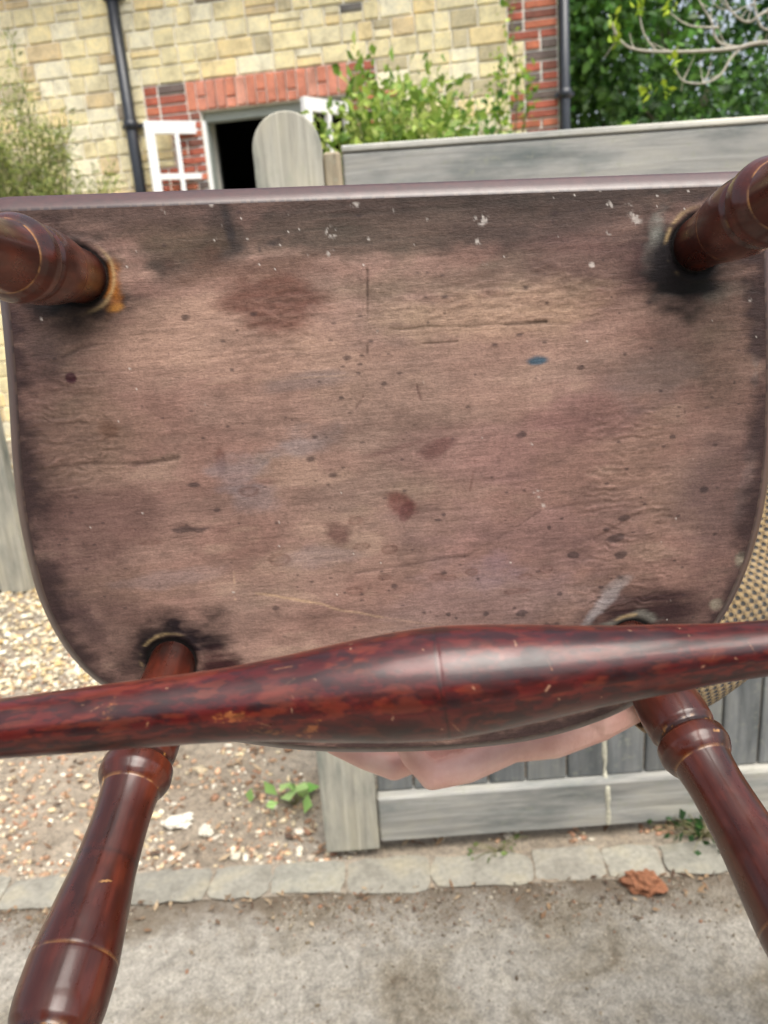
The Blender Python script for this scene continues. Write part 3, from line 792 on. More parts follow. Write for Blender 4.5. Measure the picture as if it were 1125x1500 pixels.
def added_hedge():  # unseen greenery added behind the camera to darken reflections and front fill
    r = np.random.default_rng(120); root = tag(empty('added_hedge', (0, -5.6, 0)), 'tall dark hedgerow added out of view across the lane to darken reflections', 'added_hedge')
    V, Fc = boxvf(-9, 9, -6.6, -5.6, 0, 3.5); mesh('blocking_core', V, Fc, M['bark'], root)
    n = 26000; pos = np.stack([r.uniform(-9.2, 9.2, n), -5.55+r.normal(0, .12, n), r.uniform(0, 3.7, n)], 1)
    top = r.random(n) < .2; pos[top, 1] = r.uniform(-6.7, -5.5, top.sum()); pos[top, 2] = 3.5+np.abs(r.normal(0, .14, top.sum()))
    pos[:, 1] += .35*(fbm(pos[:, 0]*1.2, pos[:, 2]*1.2, 3, 5)-.5)
    leafcloud('foliage', pos, np.tile([0, .8, .4], (n, 1)), .13*r.uniform(.6, 1.3, n), palette(DK, n, r), M['leafd'], root, 121, .6)
added_hedge()
def weed(base, n, size, cols, label, seed, name='weed', sp=.05, ht=.04):
    r = np.random.default_rng(seed); root = tag(empty(name, base), label, 'plant')
    tips = [np.array(base)+[r.normal(0, sp), r.normal(0, sp*.6), abs(r.normal(ht, ht*.4))] for _ in range(n)]
    V, Fc = stemset([smoothpts([base, (np.array(base)+t)/2+[0, 0, .012], t], 3) for t in tips], .0015, .001, 5); mesh('stem', V, Fc, M['stem'], root, True)
    pos = np.array(tips); leafcloud('leaves', pos, np.tile([0, -.3, .2], (n, 1)), size*r.uniform(.6, 1.2, n), palette(cols, n, r), M['leaf'], root, seed+1, .7, 0)
weed((-.34, 2.03, .025), 12, .058, ((150,190,110),(120,170,84),(170,200,130)), 'pale green broad leaved weed beside the gate post foot', 95)
weed((.80, 1.775, .004), 46, .034, ((54,86,44),(70,104,52),(44,72,40)), 'dark green ivy clump at the foot of the gate', 97, 'ivy', .055, .035)
weed((-.86, 2.12, .036), 9, .03, ((120,150,70),(100,134,60)), 'tiny green seedlings on the dirt left of the white stones', 99, 'weed', .05, .02)
weed((.24, 1.785, .004), 14, .02, ((110,130,70),(90,116,60)), 'small mossy weed under the gate bottom rail', 101, 'weed', .05, .012)

# ------------------------------------------------------------------ the chair
MARKS = [  # seat stains; near-black ones by the sockets also paint in leg shadow
(0.0131,1.5411,0.2671,0.0204,-2,(74,65,57),0.8,0.6,0.8),
(0.1386,1.5236,0.0805,0.0280,0,(66,52,50),0.55,0.7,0.8),
(0.0872,1.5054,0.1282,0.0122,0,(120,104,90),0.5,0.6,0.8),
(-0.0827,1.5445,0.0373,0.0157,60,(60,52,50),0.6,0.5,0.9),
(-0.1117,1.5467,0.0497,0.0157,0,(88,72,58),0.5,0.6,0.8),
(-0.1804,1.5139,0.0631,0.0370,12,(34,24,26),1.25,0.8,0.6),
(-0.2083,1.4806,0.0235,0.0235,0,(52,44,46),0.7,0.7,0.6),
(-0.1566,1.5161,0.0118,0.0254,15,(140,84,30),0.75,0.5,0.8),
(-0.1564,1.5050,0.0127,0.0050,-10,(190,130,50),0.6,0.4,0.9),
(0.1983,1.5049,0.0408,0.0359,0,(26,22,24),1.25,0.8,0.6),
(0.1817,1.5223,0.0068,0.0232,10,(150,150,140),0.6,0.8,1.3),
(0.2204,1.4847,0.0174,0.0067,-12,(160,158,145),0.35,0.4,1.3),
(0.1923,1.4861,0.0195,0.0075,0,(120,122,120),0.3,0.6,1.1),
(0.1513,1.5024,0.0472,0.0246,0,(98,72,68),0.55,0.7,0.8),
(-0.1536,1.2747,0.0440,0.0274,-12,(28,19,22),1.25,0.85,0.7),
(-0.1262,1.2563,0.0217,0.0139,20,(52,24,26),0.8,0.6,0.6),
(-0.1868,1.3010,0.0283,0.0309,0,(80,58,52),0.5,0.8,0.7),
(0.1854,1.2659,0.0585,0.0263,-10,(54,36,36),0.95,0.7,0.6),
(0.1491,1.2811,0.0174,0.0036,-48,(190,184,182),0.5,0.9,1.1),
(0.1586,1.2941,0.0120,0.0046,-30,(165,155,150),0.5,0.6,0.7),
(0.1685,1.2638,0.0219,0.0063,-4,(120,118,108),0.6,0.5,1.1),
(0.2442,1.3045,0.0058,0.0071,0,(205,205,175),0.7,0.5,0.8),
(0.2288,1.2726,0.0068,0.0063,0,(205,205,175),0.7,0.5,0.8),
(0.2477,1.4444,0.0036,0.0262,0,(150,145,138),0.4,0.5,1.2),
(0.2460,1.3629,0.0056,0.0286,10,(140,135,130),0.4,0.6,1.3),
(0.2302,1.3547,0.0303,0.0577,12,(88,68,68),0.6,0.8,0.7),
(0.2304,1.4544,0.0265,0.0562,0,(96,80,68),0.6,0.8,0.7),
(0.2331,1.2851,0.0290,0.0310,0,(92,70,66),0.5,0.8,0.7),
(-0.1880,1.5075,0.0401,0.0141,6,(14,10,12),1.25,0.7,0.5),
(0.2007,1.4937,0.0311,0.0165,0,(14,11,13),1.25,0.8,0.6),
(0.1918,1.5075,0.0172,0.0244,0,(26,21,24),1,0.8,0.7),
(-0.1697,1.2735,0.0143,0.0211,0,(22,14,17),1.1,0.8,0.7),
(-0.1221,1.2506,0.0267,0.0118,15,(50,24,26),0.9,0.8,0.7),
(-0.0802,1.5482,0.0041,0.0157,-12,(48,42,42),0.9,0.7,1),
(-0.0554,1.5353,0.0134,0.0056,0,(44,40,42),0.8,0.8,1.1),
(-0.2276,1.3834,0.0108,0.0712,0,(78,58,56),0.55,0.9,0.9),
(-0.2196,1.3039,0.0141,0.0309,-35,(66,50,50),0.8,0.9,0.9),
(-0.1043,1.4808,0.1031,0.0318,3,(172,140,122),0.55,0.8,0.6),
(0.0691,1.4840,0.0908,0.0167,-2,(168,142,118),0.5,0.7,0.7),
(0.0408,1.4434,0.1060,0.0263,0,(150,122,108),0.4,0.8,0.7),
(-0.1878,1.4263,0.0397,0.0362,0,(140,116,98),0.5,0.8,0.7),
(0.1697,1.3786,0.0276,0.0702,0,(146,118,102),0.5,0.8,0.7),
(-0.0563,1.5021,0.0319,0.0173,10,(92,56,48),0.75,0.7,0.7),
(-0.0605,1.5208,0.0547,0.0121,0,(104,74,62),0.45,0.7,0.8),
(0.0123,1.3667,0.0110,0.0062,48,(98,56,50),0.75,0.8,1.1),
(0.0155,1.3592,0.0037,0.0067,20,(84,46,44),0.7,0.5,0.8),
(-0.0317,1.3443,0.0102,0.0068,60,(94,64,60),0.65,0.9,1.3),
(-0.1102,1.3568,0.0074,0.0044,0,(90,64,58),0.65,0.9,1.3),
(-0.1046,1.4049,0.0045,0.0110,0,(100,66,58),0.6,0.6,0.9),
(-0.1737,1.4306,0.0070,0.0063,0,(104,76,62),0.7,0.6,0.6),
(-0.1921,1.4651,0.0039,0.0039,0,(72,36,44),0.85,0.3,0.3),
(0.1379,1.4178,0.0405,0.0202,-12,(118,86,84),0.5,0.8,0.8),
(0.0650,1.3919,0.0545,0.0231,0,(136,104,100),0.4,0.8,0.8),
(0.0905,1.3325,0.0704,0.0344,0,(132,102,100),0.4,0.8,0.8),
(0.0383,1.4010,0.0117,0.0037,-15,(96,66,62),0.6,0.6,1),
(0.0381,1.3987,0.0036,0.0092,50,(96,66,62),0.5,0.6,1),
(0.0066,1.4013,0.0203,0.0018,-12,(100,74,68),0.6,0.6,0.8),
(-0.1426,1.3716,0.0774,0.0191,0,(120,92,84),0.4,0.8,0.8),
(-0.1896,1.3659,0.0365,0.0265,0,(96,70,66),0.5,0.8,0.7),
(-0.2020,1.3227,0.0326,0.0202,30,(84,60,58),0.5,0.8,0.7),
(-0.1601,1.3191,0.0701,0.0151,3,(150,122,106),0.4,0.8,0.8),
(-0.0936,1.3957,0.0203,0.0148,0,(132,126,130),0.35,0.7,1.1),
(-0.0514,1.4084,0.0314,0.0100,-6,(124,116,116),0.5,0.7,1.1),
(-0.0821,1.3784,0.0182,0.0104,0,(130,124,128),0.3,0.7,1.1),
(-0.1500,1.3233,0.0327,0.0070,-4,(124,116,120),0.25,0.7,1.1),
(-0.0362,1.3309,0.0280,0.0079,0,(122,112,118),0.25,0.7,1.1),
(-0.0469,1.4504,0.0241,0.0052,-4,(112,100,98),0.5,0.7,1),
(0.0604,1.2898,0.0767,0.0257,0,(128,108,106),0.4,0.8,0.9),
(0.1780,1.4368,0.0267,0.0176,0,(120,108,102),0.4,0.8,0.9),
(0.0735,1.3166,0.0189,0.0150,0,(118,100,108),0.4,0.8,0.9),
(0.1060,1.4513,0.0062,0.0024,0,(62,78,90),0.95,0.8,1.2),
(-0.2196,1.3192,0.0065,0.0030,0,(70,60,60),0.5,0.5,0.5),
]
RINGS = [(0.0014,1.3322,0.0051,0.0030),(-0.0170,1.3362,0.0051,0.0020),(0.0329,1.3100,0.0047,0.0020),(-0.0034,1.3126,0.0043,0.0020),(-0.0245,1.3048,0.0052,0.0020),(-0.0737,1.3317,0.0061,0.0040),(-0.0200,1.3555,0.0055,0.0029),(0.0567,1.3115,0.0043,0.0025),(0.0870,1.2947,0.0086,0.0020),(-0.0886,1.3813,0.0059,0.0028),(-0.1597,1.3513,0.0060,0.0020),(0.0423,1.3087,0.0038,0.0020),(0.0944,1.3047,0.0043,0.0020),(0.1087,1.3085,0.0038,0.0025)]
SPECKS = [(0.0949,1.4046,0.0036,0.0023),(0.0027,1.3060,0.0028,0.0018),(0.0653,1.2796,0.0024,0.0023),(0.0913,1.2783,0.0027,0.0016),(-0.0773,1.2748,0.0029,0.0018),(0.0080,1.3770,0.0021,0.0014),(0.0832,1.3665,0.0012,0.0009),(0.0819,1.3273,0.0014,0.0012),(0.0172,1.3308,0.0014,0.0007),(0.1079,1.2670,0.0029,0.0032),(0.0394,1.2813,0.0012,0.0010),(0.0222,1.2844,0.0014,0.0010),(0.0951,1.4693,0.0026,0.0013),(0.1292,1.3579,0.0032,0.0019),(0.1631,1.3415,0.0028,0.0019),(0.1561,1.3279,0.0042,0.0025),(0.1600,1.3152,0.0033,0.0025),(0.1278,1.3184,0.0028,0.0020),(0.1605,1.2990,0.0034,0.0018),(0.1539,1.2981,0.0019,0.0010),(0.1113,1.3396,0.0009,0.0010),(0.1467,1.2926,0.0014,0.0010),(-0.0049,1.3118,0.0009,0.0008),(-0.0149,1.3055,0.0009,0.0008),(0.2343,1.4279,0.0013,0.0009),(0.2167,1.3572,0.0019,0.0014),(-0.0632,1.5331,0.0029,0.0044),(-0.0502,1.5372,0.0058,0.0032),(-0.0216,1.4383,0.0011,0.0009),(0.0634,1.4354,0.0011,0.0009),(0.0402,1.3543,0.0012,0.0010),(0.0353,1.3508,0.0032,0.0010),(-0.0337,1.4138,0.0013,0.0009),(-0.0109,1.4082,0.0022,0.0009),(-0.1294,1.3584,0.0128,0.0019),(-0.1598,1.4067,0.0080,0.0023),(-0.1241,1.3889,0.0041,0.0016),(-0.1150,1.4964,0.0026,0.0017),(0.1152,1.2669,0.0049,0.0026),(-0.0317,1.3039,0.0014,0.0010),(0.0798,1.2953,0.0014,0.0008),(-0.0712,1.4123,0.0011,0.0009),(0.1945,1.3951,0.0014,0.0009),(0.1179,1.2900,0.0014,0.0010),(0.0612,1.3061,0.0010,0.0010),(0.0445,1.2783,0.0010,0.0010)]
FLECKS = [(-0.1356,1.4799,0.0009),(-0.0997,1.4344,0.0008),(-0.1519,1.4545,0.0006),(-0.0707,1.3583,0.0009),(-0.1979,1.3657,0.0006),(0.0050,1.4773,0.0013),(-0.0730,1.3415,0.0007),(-0.1084,1.3106,0.0009),(0.0843,1.3162,0.0007),(-0.0197,1.5269,0.0021),(-0.0025,1.5540,0.0025),(0.0200,1.5492,0.0021),(0.0041,1.5339,0.0008),(-0.0185,1.5396,0.0025),(0.0711,1.5268,0.0021),(0.0738,1.5412,0.0025),(-0.0344,1.5273,0.0008),(0.1681,1.5341,0.0030),(0.1533,1.5422,0.0021),(0.1638,1.5415,0.0025),(0.1525,1.5265,0.0013),(0.0748,1.5157,0.0021),(0.1419,1.5081,0.0017),(0.2415,1.4789,0.0013),(0.1871,1.5279,0.0013),(0.1015,1.3981,0.0009),(0.1053,1.3627,0.0023),(0.1074,1.3554,0.0019),(-0.2041,1.5013,0.0013),(-0.2295,1.4298,0.0009),(-0.2420,1.3461,0.0009),(-0.2400,1.3210,0.0009),(-0.1541,1.4677,0.0006),(0.0320,1.4441,0.0006),(0.1382,1.4616,0.0007),(0.1949,1.2781,0.0010),(0.1982,1.3381,0.0007),(-0.0889,1.5605,0.0016),(-0.1181,1.5589,0.0021),(-0.0822,1.5484,0.0012)]
SCRATCHES = [(0.0018,1.5160,-0.0030,1.4591,0.00093,(84,66,58),0.75),(-0.0233,1.3184,0.0525,1.3234,0.00066,(84,66,62),0.55),(0.0525,1.3234,0.1050,1.3517,0.00075,(80,62,58),0.6),(-0.0929,1.3092,-0.0072,1.2828,0.00085,(178,148,120),0.65),(-0.0072,1.2828,0.0307,1.2727,0.00058,(170,140,120),0.4),(-0.1061,1.3245,-0.1079,1.3065,0.00075,(180,150,125),0.6),(-0.2230,1.4064,-0.1327,1.4073,0.00089,(90,70,60),0.5),(-0.1622,1.4060,-0.1324,1.4091,0.00134,(82,64,56),0.5),(0.0861,1.4751,0.1122,1.4748,0.00104,(60,46,38),0.85),(0.0127,1.4809,0.0862,1.4760,0.00060,(96,78,64),0.6),(0.0336,1.4686,0.0553,1.4682,0.00070,(78,60,50),0.7),(-0.1234,1.3119,-0.0717,1.3074,0.00047,(160,134,118),0.4),(-0.0126,1.4300,-0.0075,1.4367,0.00080,(84,60,56),0.6),(0.0278,1.4409,0.0295,1.4333,0.00088,(84,60,56),0.6),(0.0585,1.3700,0.0630,1.3874,0.00074,(96,66,60),0.5),(0.1097,1.3528,0.1329,1.3556,0.00056,(90,70,66),0.4),(0.1420,1.3281,0.1724,1.3427,0.00104,(84,62,56),0.6),(-0.2104,1.4700,-0.1324,1.4668,0.00060,(80,64,56),0.4),(-0.1955,1.4796,-0.1726,1.4862,0.00086,(70,56,50),0.5),(0.1928,1.3673,0.2014,1.3899,0.00056,(150,125,108),0.4),(-0.1079,1.4553,-0.0116,1.4511,0.00044,(170,142,122),0.35)]

SY = .50                         # plane of the seat's underside (upright, facing the viewer)
chair = tag(empty('wooden_chair', (.01, SY, 1.17)), 'upturned dark wooden chair held up, worn underside and turned legs facing us', 'chair')
left = [(-.222,1.5665),(-.2225,1.555),(-.2215,1.53),(-.2215,1.511),(-.2275,1.46),(-.2335,1.42),(-.2375,1.385),(-.2385,1.35),(-.2365,1.316),(-.228,1.283),(-.2145,1.259),(-.198,1.243),(-.172,1.2225),(-.135,1.2035),(-.095,1.1915),(-.05,1.1835),(.0,1.179),(.035,1.1775)]
right = [(.247,1.5465),(.248,1.53),(.249,1.505),(.2535,1.45),(.2555,1.41),(.2555,1.37),(.252,1.332),(.243,1.294),(.2285,1.2615),(.210,1.2345),(.186,1.2125),(.160,1.197),(.13,1.1865),(.1,1.1805),(.07,1.178),(.035,1.1775)]
def resample(P, n):
    P = np.array([tuple(v)[:2] for v in smoothpts([(a, b, 0) for a, b in P], 14)])
    d = np.r_[0, np.cumsum(np.linalg.norm(np.diff(P, axis=0), axis=1))]; s = np.linspace(0, d[-1], n)
    return np.stack([np.interp(s, d, P[:, 0]), np.interp(s, d, P[:, 1])], 1)
NR, NC = 520, 620
Lp = resample(left, NR); Rp = resample(right, NR)
S = np.linspace(0, 1, NC)
GX_ = Lp[:, None, 0]+(Rp-Lp)[:, None, 0]*S[None]; GZ_ = Lp[:, None, 1]+(Rp-Lp)[:, None, 1]*S[None]
x, z = GX_.ravel(), GZ_.ravel()
# --- colour of the old surface: bare wood, stain, spills, specks, painted shade at the legs
wob = fbm(x*22, z*40, 4, 1)-.5; wob2 = fbm(x*70, z*150, 4, 2)-.5
n1 = fbm(x*9, z*22, 5, 3); n2 = fbm(x*24, z*70, 4, 5); n3 = fbm(x*16, z*420, 3, 7)
c = np.tile(linn((142, 114, 102)), (len(x), 1))
def mixin(c, m_, rgb): return c*(1-m_[:, None])+m_[:, None]*linn(rgb)
c = mixin(c, .5*sst(.52, .72, n1), (124, 106, 95)); c = mixin(c, .5*sst(.52, .34, n1), (134, 100, 90)); c = mixin(c, .45*sst(.55, .75, n2), (164, 138, 120)); c = mixin(c, .45*sst(.45, .28, n2), (106, 84, 76))
# distance to rim
rim = np.concatenate([Lp[::4], Rp[::4]]); dd = np.full(len(x), 9.0)
for q in range(0, len(rim), 1):
    pass
dl = np.abs(x-np.interp(z, Lp[::-1, 1], Lp[::-1, 0])); dr = np.abs(x-np.interp(z, Rp[::-1, 1], Rp[::-1, 0]))
zb_ = np.interp(x, np.r_[Lp[:, 0][200:], Rp[:, 0][::-1][:-200]], np.r_[Lp[:, 1][200:], Rp[:, 1][::-1][:-200]]) if False else None
low = np.concatenate([Lp[Lp[:, 1] < 1.30], Rp[Rp[:, 1] < 1.30][::-1]]); o_ = np.argsort(low[:, 0]); db = z-np.interp(x, low[o_, 0], low[o_, 1])
d_ = np.minimum(np.minimum(dl, dr), np.maximum(db, 0))
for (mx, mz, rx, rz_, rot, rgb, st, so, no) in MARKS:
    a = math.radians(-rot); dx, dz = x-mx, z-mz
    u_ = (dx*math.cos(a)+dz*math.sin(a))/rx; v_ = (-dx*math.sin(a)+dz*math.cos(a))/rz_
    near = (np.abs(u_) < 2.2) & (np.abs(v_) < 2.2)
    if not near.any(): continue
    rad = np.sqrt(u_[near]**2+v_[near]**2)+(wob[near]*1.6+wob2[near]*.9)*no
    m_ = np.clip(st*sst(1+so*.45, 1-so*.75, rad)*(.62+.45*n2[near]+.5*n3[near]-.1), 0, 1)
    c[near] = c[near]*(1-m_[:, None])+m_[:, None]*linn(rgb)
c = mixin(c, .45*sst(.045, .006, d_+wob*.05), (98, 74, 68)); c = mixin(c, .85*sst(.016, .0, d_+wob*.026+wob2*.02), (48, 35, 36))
tooth = z-(1.5625+(x+.22)*(-.0427)); c = mixin(c, .6*sst(-.014, .0, tooth+wob*.02), (44, 36, 34))

for (mx, mz, rx, rz_) in RINGS:
    near = (np.abs(x-mx) < 3*rx) & (np.abs(z-mz) < 3*rz_); rad = np.sqrt(((x[near]-mx)/rx)**2+((z[near]-mz)/rz_)**2)+wob2[near]*1.2
    m_ = .4*np.exp(-((rad-1)/.22)**2)+.2*sst(1.1, .8, rad); c[near] = c[near]*(1-m_[:, None])+m_[:, None]*linn((92, 60, 52))
for (mx, mz, rx, rz_) in SPECKS:
    near = (np.abs(x-mx) < 3*rx) & (np.abs(z-mz) < 3*rz_); rad = np.sqrt(((x[near]-mx)/rx)**2+((z[near]-mz)/rz_)**2)+wob2[near]*2.6+wob[near]*1.6
    m_ = .66*sst(1.3, .6, rad); c[near] = c[near]*(1-m_[:, None])+m_[:, None]*linn((48, 40, 42))
rs = np.random.default_rng(8)
for k in range(240):
    mx, mz = rs.uniform(-.23, .25), rs.uniform(1.18, 1.56); q = rs.uniform(.0004, .0011)*(1 if k % 9 else 1.9); near = (np.abs(x-mx) < .005) & (np.abs(z-mz) < .005)
    rad = np.sqrt(((x[near]-mx)/(q*1.7))**2+((z[near]-mz)/q)**2); m_ = .7*sst(1.3, .5, rad); c[near] = c[near]*(1-m_[:, None])+m_[:, None]*linn((58, 46, 46))
for (mx, mz, q) in FLECKS+[(rs.uniform(-.22, .25), rs.choice([rs.uniform(1.18, 1.56), rs.uniform(1.52, 1.56)]), rs.uniform(.0003, .0007)) for _ in range(60)]:
    near = (np.abs(x-mx) < 4*q+.001) & (np.abs(z-mz) < 4*q+.001); rad = np.sqrt(((x[near]-mx)/q)**2+((z[near]-mz)/(q*.9))**2)+wob2[near]*3.2*(q > .0009)
    m_ = .7*sst(1.3, .5, rad) if q < .0008 else .55*sst(1.6, .4, rad)*sst(.50, .62, fbm(x[near]*500, z[near]*420, 3, 41)); c[near] = c[near]*(1-m_[:, None])+m_[:, None]*linn((222, 214, 204))
disp = np.zeros(len(x))
for (xa, za, xb, zb, wd, rgb, st) in SCRATCHES:
    dx, dz = xb-xa, zb-za; L2 = dx*dx+dz*dz; t_ = np.clip(((x-xa)*dx+(z-za)*dz)/L2, 0, 1)
    dist = np.hypot(x-xa-t_*dx, z-za-t_*dz+ (wob*.006))
    m_ = st*sst(wd*1.3+.0003, wd*.3, dist)*(.55+.9*n2); m_ = np.clip(m_, 0, 1); c = mixin(c, m_, rgb)
    if sum(rgb) < 250: disp += m_*.0005
# plane ripples left by the maker, gouges at the left rim
rip = lambda cx, cz, rx, rz_: sst(1.25, .4, np.sqrt(((x-cx)/rx)**2+((z-cz)/rz_)**2)+wob*1.4)
ph = (z+.006*(fbm(x*40, z*60, 3, 21)-.5)+.10*(x-.16)*0)/.0046*2*np.pi
R1 = np.clip(rip(.157, 1.352, .030, .075)+rip(.185, 1.33, .016, .07)+.6*rip(.12, 1.30, .04, .03), 0, 1); R2 = rip(-.195, 1.445, .040, .05)
rp = (np.sin(ph+16*fbm(x*70, z*60, 3, 4))*sst(.42, .7, fbm(x*80, z*260, 3, 6))*.9+(fbm(x*170, z*480, 3, 14)-.5)*2.0)*(R1*.85+R2)
R3 = rip(.07, 1.492, .13, .022)+.6*rip(-.09, 1.478, .09, .022)
rp = rp+(fbm(x*160, z*600, 3, 9)-.5)*2.4*np.clip(R3, 0, 1)
disp += -rp*.00032+(n3-.5)*.0003+(n1-.5)*.0012
mid_ = fbm(x*48, z*75, 4, 31)-.5; big_ = fbm(x*13, z*17, 4, 33)-.5; iso = fbm(x*420, z*520, 3, 35)-.5
c *= (1+.22*np.clip(rp, -1, 1))[:, None]*(1+.16*(n3-.5))[:, None]*(1+.45*mid_+.28*big_+.4*iso)[:, None]
c *= np.array([.99, .985, 1.0])[None]
KW = 0.98
c = np.clip(c*KW, .004, 1)
for (hx, hz, hr, ang) in ((-.1756, 1.5261, .0172, 5.9), (.209, 1.5158, .0172, 2.9), (-.1585, 1.2625, .0172, 2.2), (.1685, 1.248, .0172, 1.7)):
    rad = np.hypot(x-hx, z-hz)/hr+wob2*.10; tt_ = np.arctan2(z-hz, x-hx); arc = sst(1.5, .5, np.abs(((tt_-ang+np.pi) % (2*np.pi))-np.pi))
    c = mixin(c, .95*sst(1.14, 1.02, rad), (14, 10, 10)); c = mixin(c, .6*arc*np.exp(-((rad-1.26)/.07)**2)*sst(.4, .6, n2+wob2), (176, 150, 108)); disp += .0008*sst(1.14, 1.0, rad)-.0004*np.exp(-((rad-1.25)/.1)**2)
dim = sst(0, .004, d_)*sst(0, -.003, tooth)
Y = SY+disp*dim
V = np.stack([x, Y, z], 1)
ii = np.arange(NR*NC).reshape(NR, NC)
Fq = np.stack([ii[:-1, :-1], ii[1:, :-1], ii[1:, 1:], ii[:-1, 1:]], -1).reshape(-1, 4)
# rim: splayed edge, wider at the far (sitting) face
loop = np.concatenate([ii[0, ::1][::-1], ii[1:, 0], ii[1:-1, -1][::-1]])      # top right->left, down the left, up the right
lp = np.stack([x[loop], z[loop]], 1)
tan = np.roll(lp, -6, 0)-np.roll(lp, 6, 0); tan /= np.linalg.norm(tan, axis=1)[:, None]+1e-9
out = np.stack([tan[:, 1], -tan[:, 0]], 1)
cen = np.array([.01, 1.39])
if ((lp-cen)*out).sum() < 0: out = -out
for _ in range(12): out = (np.roll(out, 3, 0)+out+np.roll(out, -3, 0)); out /= np.linalg.norm(out, axis=1)[:, None]
prof = [(.0, .0), (.0008, .0004), (.0024, .0022), (.0052, .0085), (.0080, .0150), (.0094, .0190), (.0096, .0230), (.0080, .0285), (.0, .031), (-.03, .0300), (-.10, .0265)]
fz = .42+.06*sst(.75, .97, out[:, 1]); fz = np.convolve(np.r_[fz[-30:], fz, fz[:30]], np.ones(61)/61, 'same')[30:-30]
VV = [V]; base = len(V); cc = [c]; prev = loop; n = len(loop); faces = []
for k, (oo, yy) in enumerate(prof):
    P_ = lp+out*oo
    if oo < -.01: P_ = cen+(lp-cen)*(1+oo*4.2)
    yv = yy*np.where(yy < .024, fz, 1.0); VV.append(np.stack([P_[:, 0], SY+yv, P_[:, 1]], 1))
    ec = np.tile(linn((58, 27, 23)), (n, 1))*(.7+.6*fbm(np.arange(n)*.012, np.full(n, k*1.3), 4, 6))[:, None]
    if k <= 1: ec = ec*.55+linn((110, 90, 70))*.2*(vn(np.arange(n)*.3, np.full(n, .5), 2) > .6)[:, None]
    cc.append(ec)
    cur = np.arange(n)+base+k*n
    if k > 0: faces.append(np.stack([prev, np.roll(prev, -1), np.roll(cur, -1), cur], 1))
    prev = cur
Vall = np.concatenate(VV); Call = np.concatenate(cc)
# close the sitting face with a fan
Vall = np.concatenate([Vall, [[cen[0], SY+.024, cen[1]]]]); Call = np.concatenate([Call, [linn((80, 40, 30))]])
# underside and rim carry different finishes
FA = np.concatenate([Fq]+faces); nf = len(Fq)
seat = mesh('seat', Vall, FA, M['seat'], chair, True, col=Call)
import bmesh
bm = bmesh.new(); bm.from_mesh(seat.data); bm.verts.ensure_lookup_table()
ctr = bm.verts[len(Vall)-1]
for a in range(n):
    i0, i1 = int(prev[a]), int(prev[(a+1) % n])
    try: bm.faces.new((bm.verts[i0], bm.verts[i1], ctr)).smooth = True
    except ValueError: pass
bmesh.ops.recalc_face_normals(bm, faces=bm.faces); bm.to_mesh(seat.data); bm.free()
seat.data.materials.append(M['rim'])
mi = np.zeros(len(seat.data.polygons), np.int32); mi[nf:] = 1; seat.data.polygons.foreach_set('material_index', mi)
seat.data.update()

def lathe(name, A, D, prof, mat, parent, nL, nS, colfn, seed):
    """turned piece: A start, D unit axis, prof [(distance, radius)]"""
    A = np.array(A, float); D = np.array(D, float); D /= np.linalg.norm(D)
    up = np.array([0, 0, 1.0]) if abs(D[2]) < .9 else np.array([0, 1.0, 0]); e1 = np.cross(D, up); e1 /= np.linalg.norm(e1); e2 = np.cross(D, e1)
    pl = np.array(prof); Ls = np.unique(np.r_[np.linspace(pl[0, 0], pl[-1, 0], nL), pl[:, 0]]); nL = len(Ls)
    # smooth interpolation (monotone cubic through the profile)
    xs_, ys_ = pl[:, 0], pl[:, 1]; h = np.diff(xs_); dl_ = np.diff(ys_)/h; m_ = np.zeros(len(xs_))
    for i in range(1, len(xs_)-1):
        if dl_[i-1]*dl_[i] > 0: m_[i] = 2*dl_[i-1]*dl_[i]/(dl_[i-1]+dl_[i])
    m_[0], m_[-1] = dl_[0], dl_[-1]
    k = np.clip(np.searchsorted(xs_, Ls, 'right')-1, 0, len(h)-1); t = (Ls-xs_[k])/h[k]
    R_ = ys_[k]*(2*t**3-3*t**2+1)+h[k]*m_[k]*(t**3-2*t**2+t)+ys_[k+1]*(-2*t**3+3*t**2)+h[k]*m_[k+1]*(t**3-t**2)
    th = np.linspace(0, 2*np.pi, nS, endpoint=False)
    LL, TT = np.meshgrid(Ls, th, indexing='ij'); RR = R_[:, None]*(1+.010*(fbm(LL*30, TT*.8, 2, seed)-.5))
    cols, dr_ = colfn(LL, TT, np.repeat(R_[:, None], nS, 1)); RR = RR+dr_
    # local mesh has the axis on z so that the grain follows the turning
    V = np.stack([RR*np.cos(TT), RR*np.sin(TT), LL], -1).reshape(-1, 3)
    ii = np.arange(nL*nS).reshape(nL, nS); jj = np.roll(ii, -1, 1)
    Fc = np.stack([ii[:-1], jj[:-1], jj[1:], ii[1:]], -1).reshape(-1, 4)
    V = np.concatenate([V, [[0, 0, Ls[0]], [0, 0, Ls[-1]]]]); nV = len(V)
    cols = np.concatenate([cols.reshape(-1, 3), np.tile(cols.reshape(-1, 3)[-1], (2, 1))])
    o = mesh(name, V, Fc, mat, parent, True, col=cols, local=True)
    bm = bmesh.new(); bm.from_mesh(o.data); bm.verts.ensure_lookup_table()
    for a in range(nS):
        b = (a+1) % nS
        bm.faces.new((bm.verts[b], bm.verts[a], bm.verts[nV-2])); bm.faces.new((bm.verts[int(ii[-1, a])], bm.verts[int(ii[-1, b])], bm.verts[nV-1]))
    bmesh.ops.recalc_face_normals(bm, faces=bm.faces); bm.to_mesh(o.data); bm.free()
    rot = Matrix((e1, -e2, D)).transposed() if np.dot(np.cross(e1, -e2), D) > 0 else Matrix((e1, e2, D)).transposed()
    o.matrix_basis = Matrix.Translation(Vector(A)-wloc(parent)) @ rot.to_4x4()
    return o, (e1, e2)
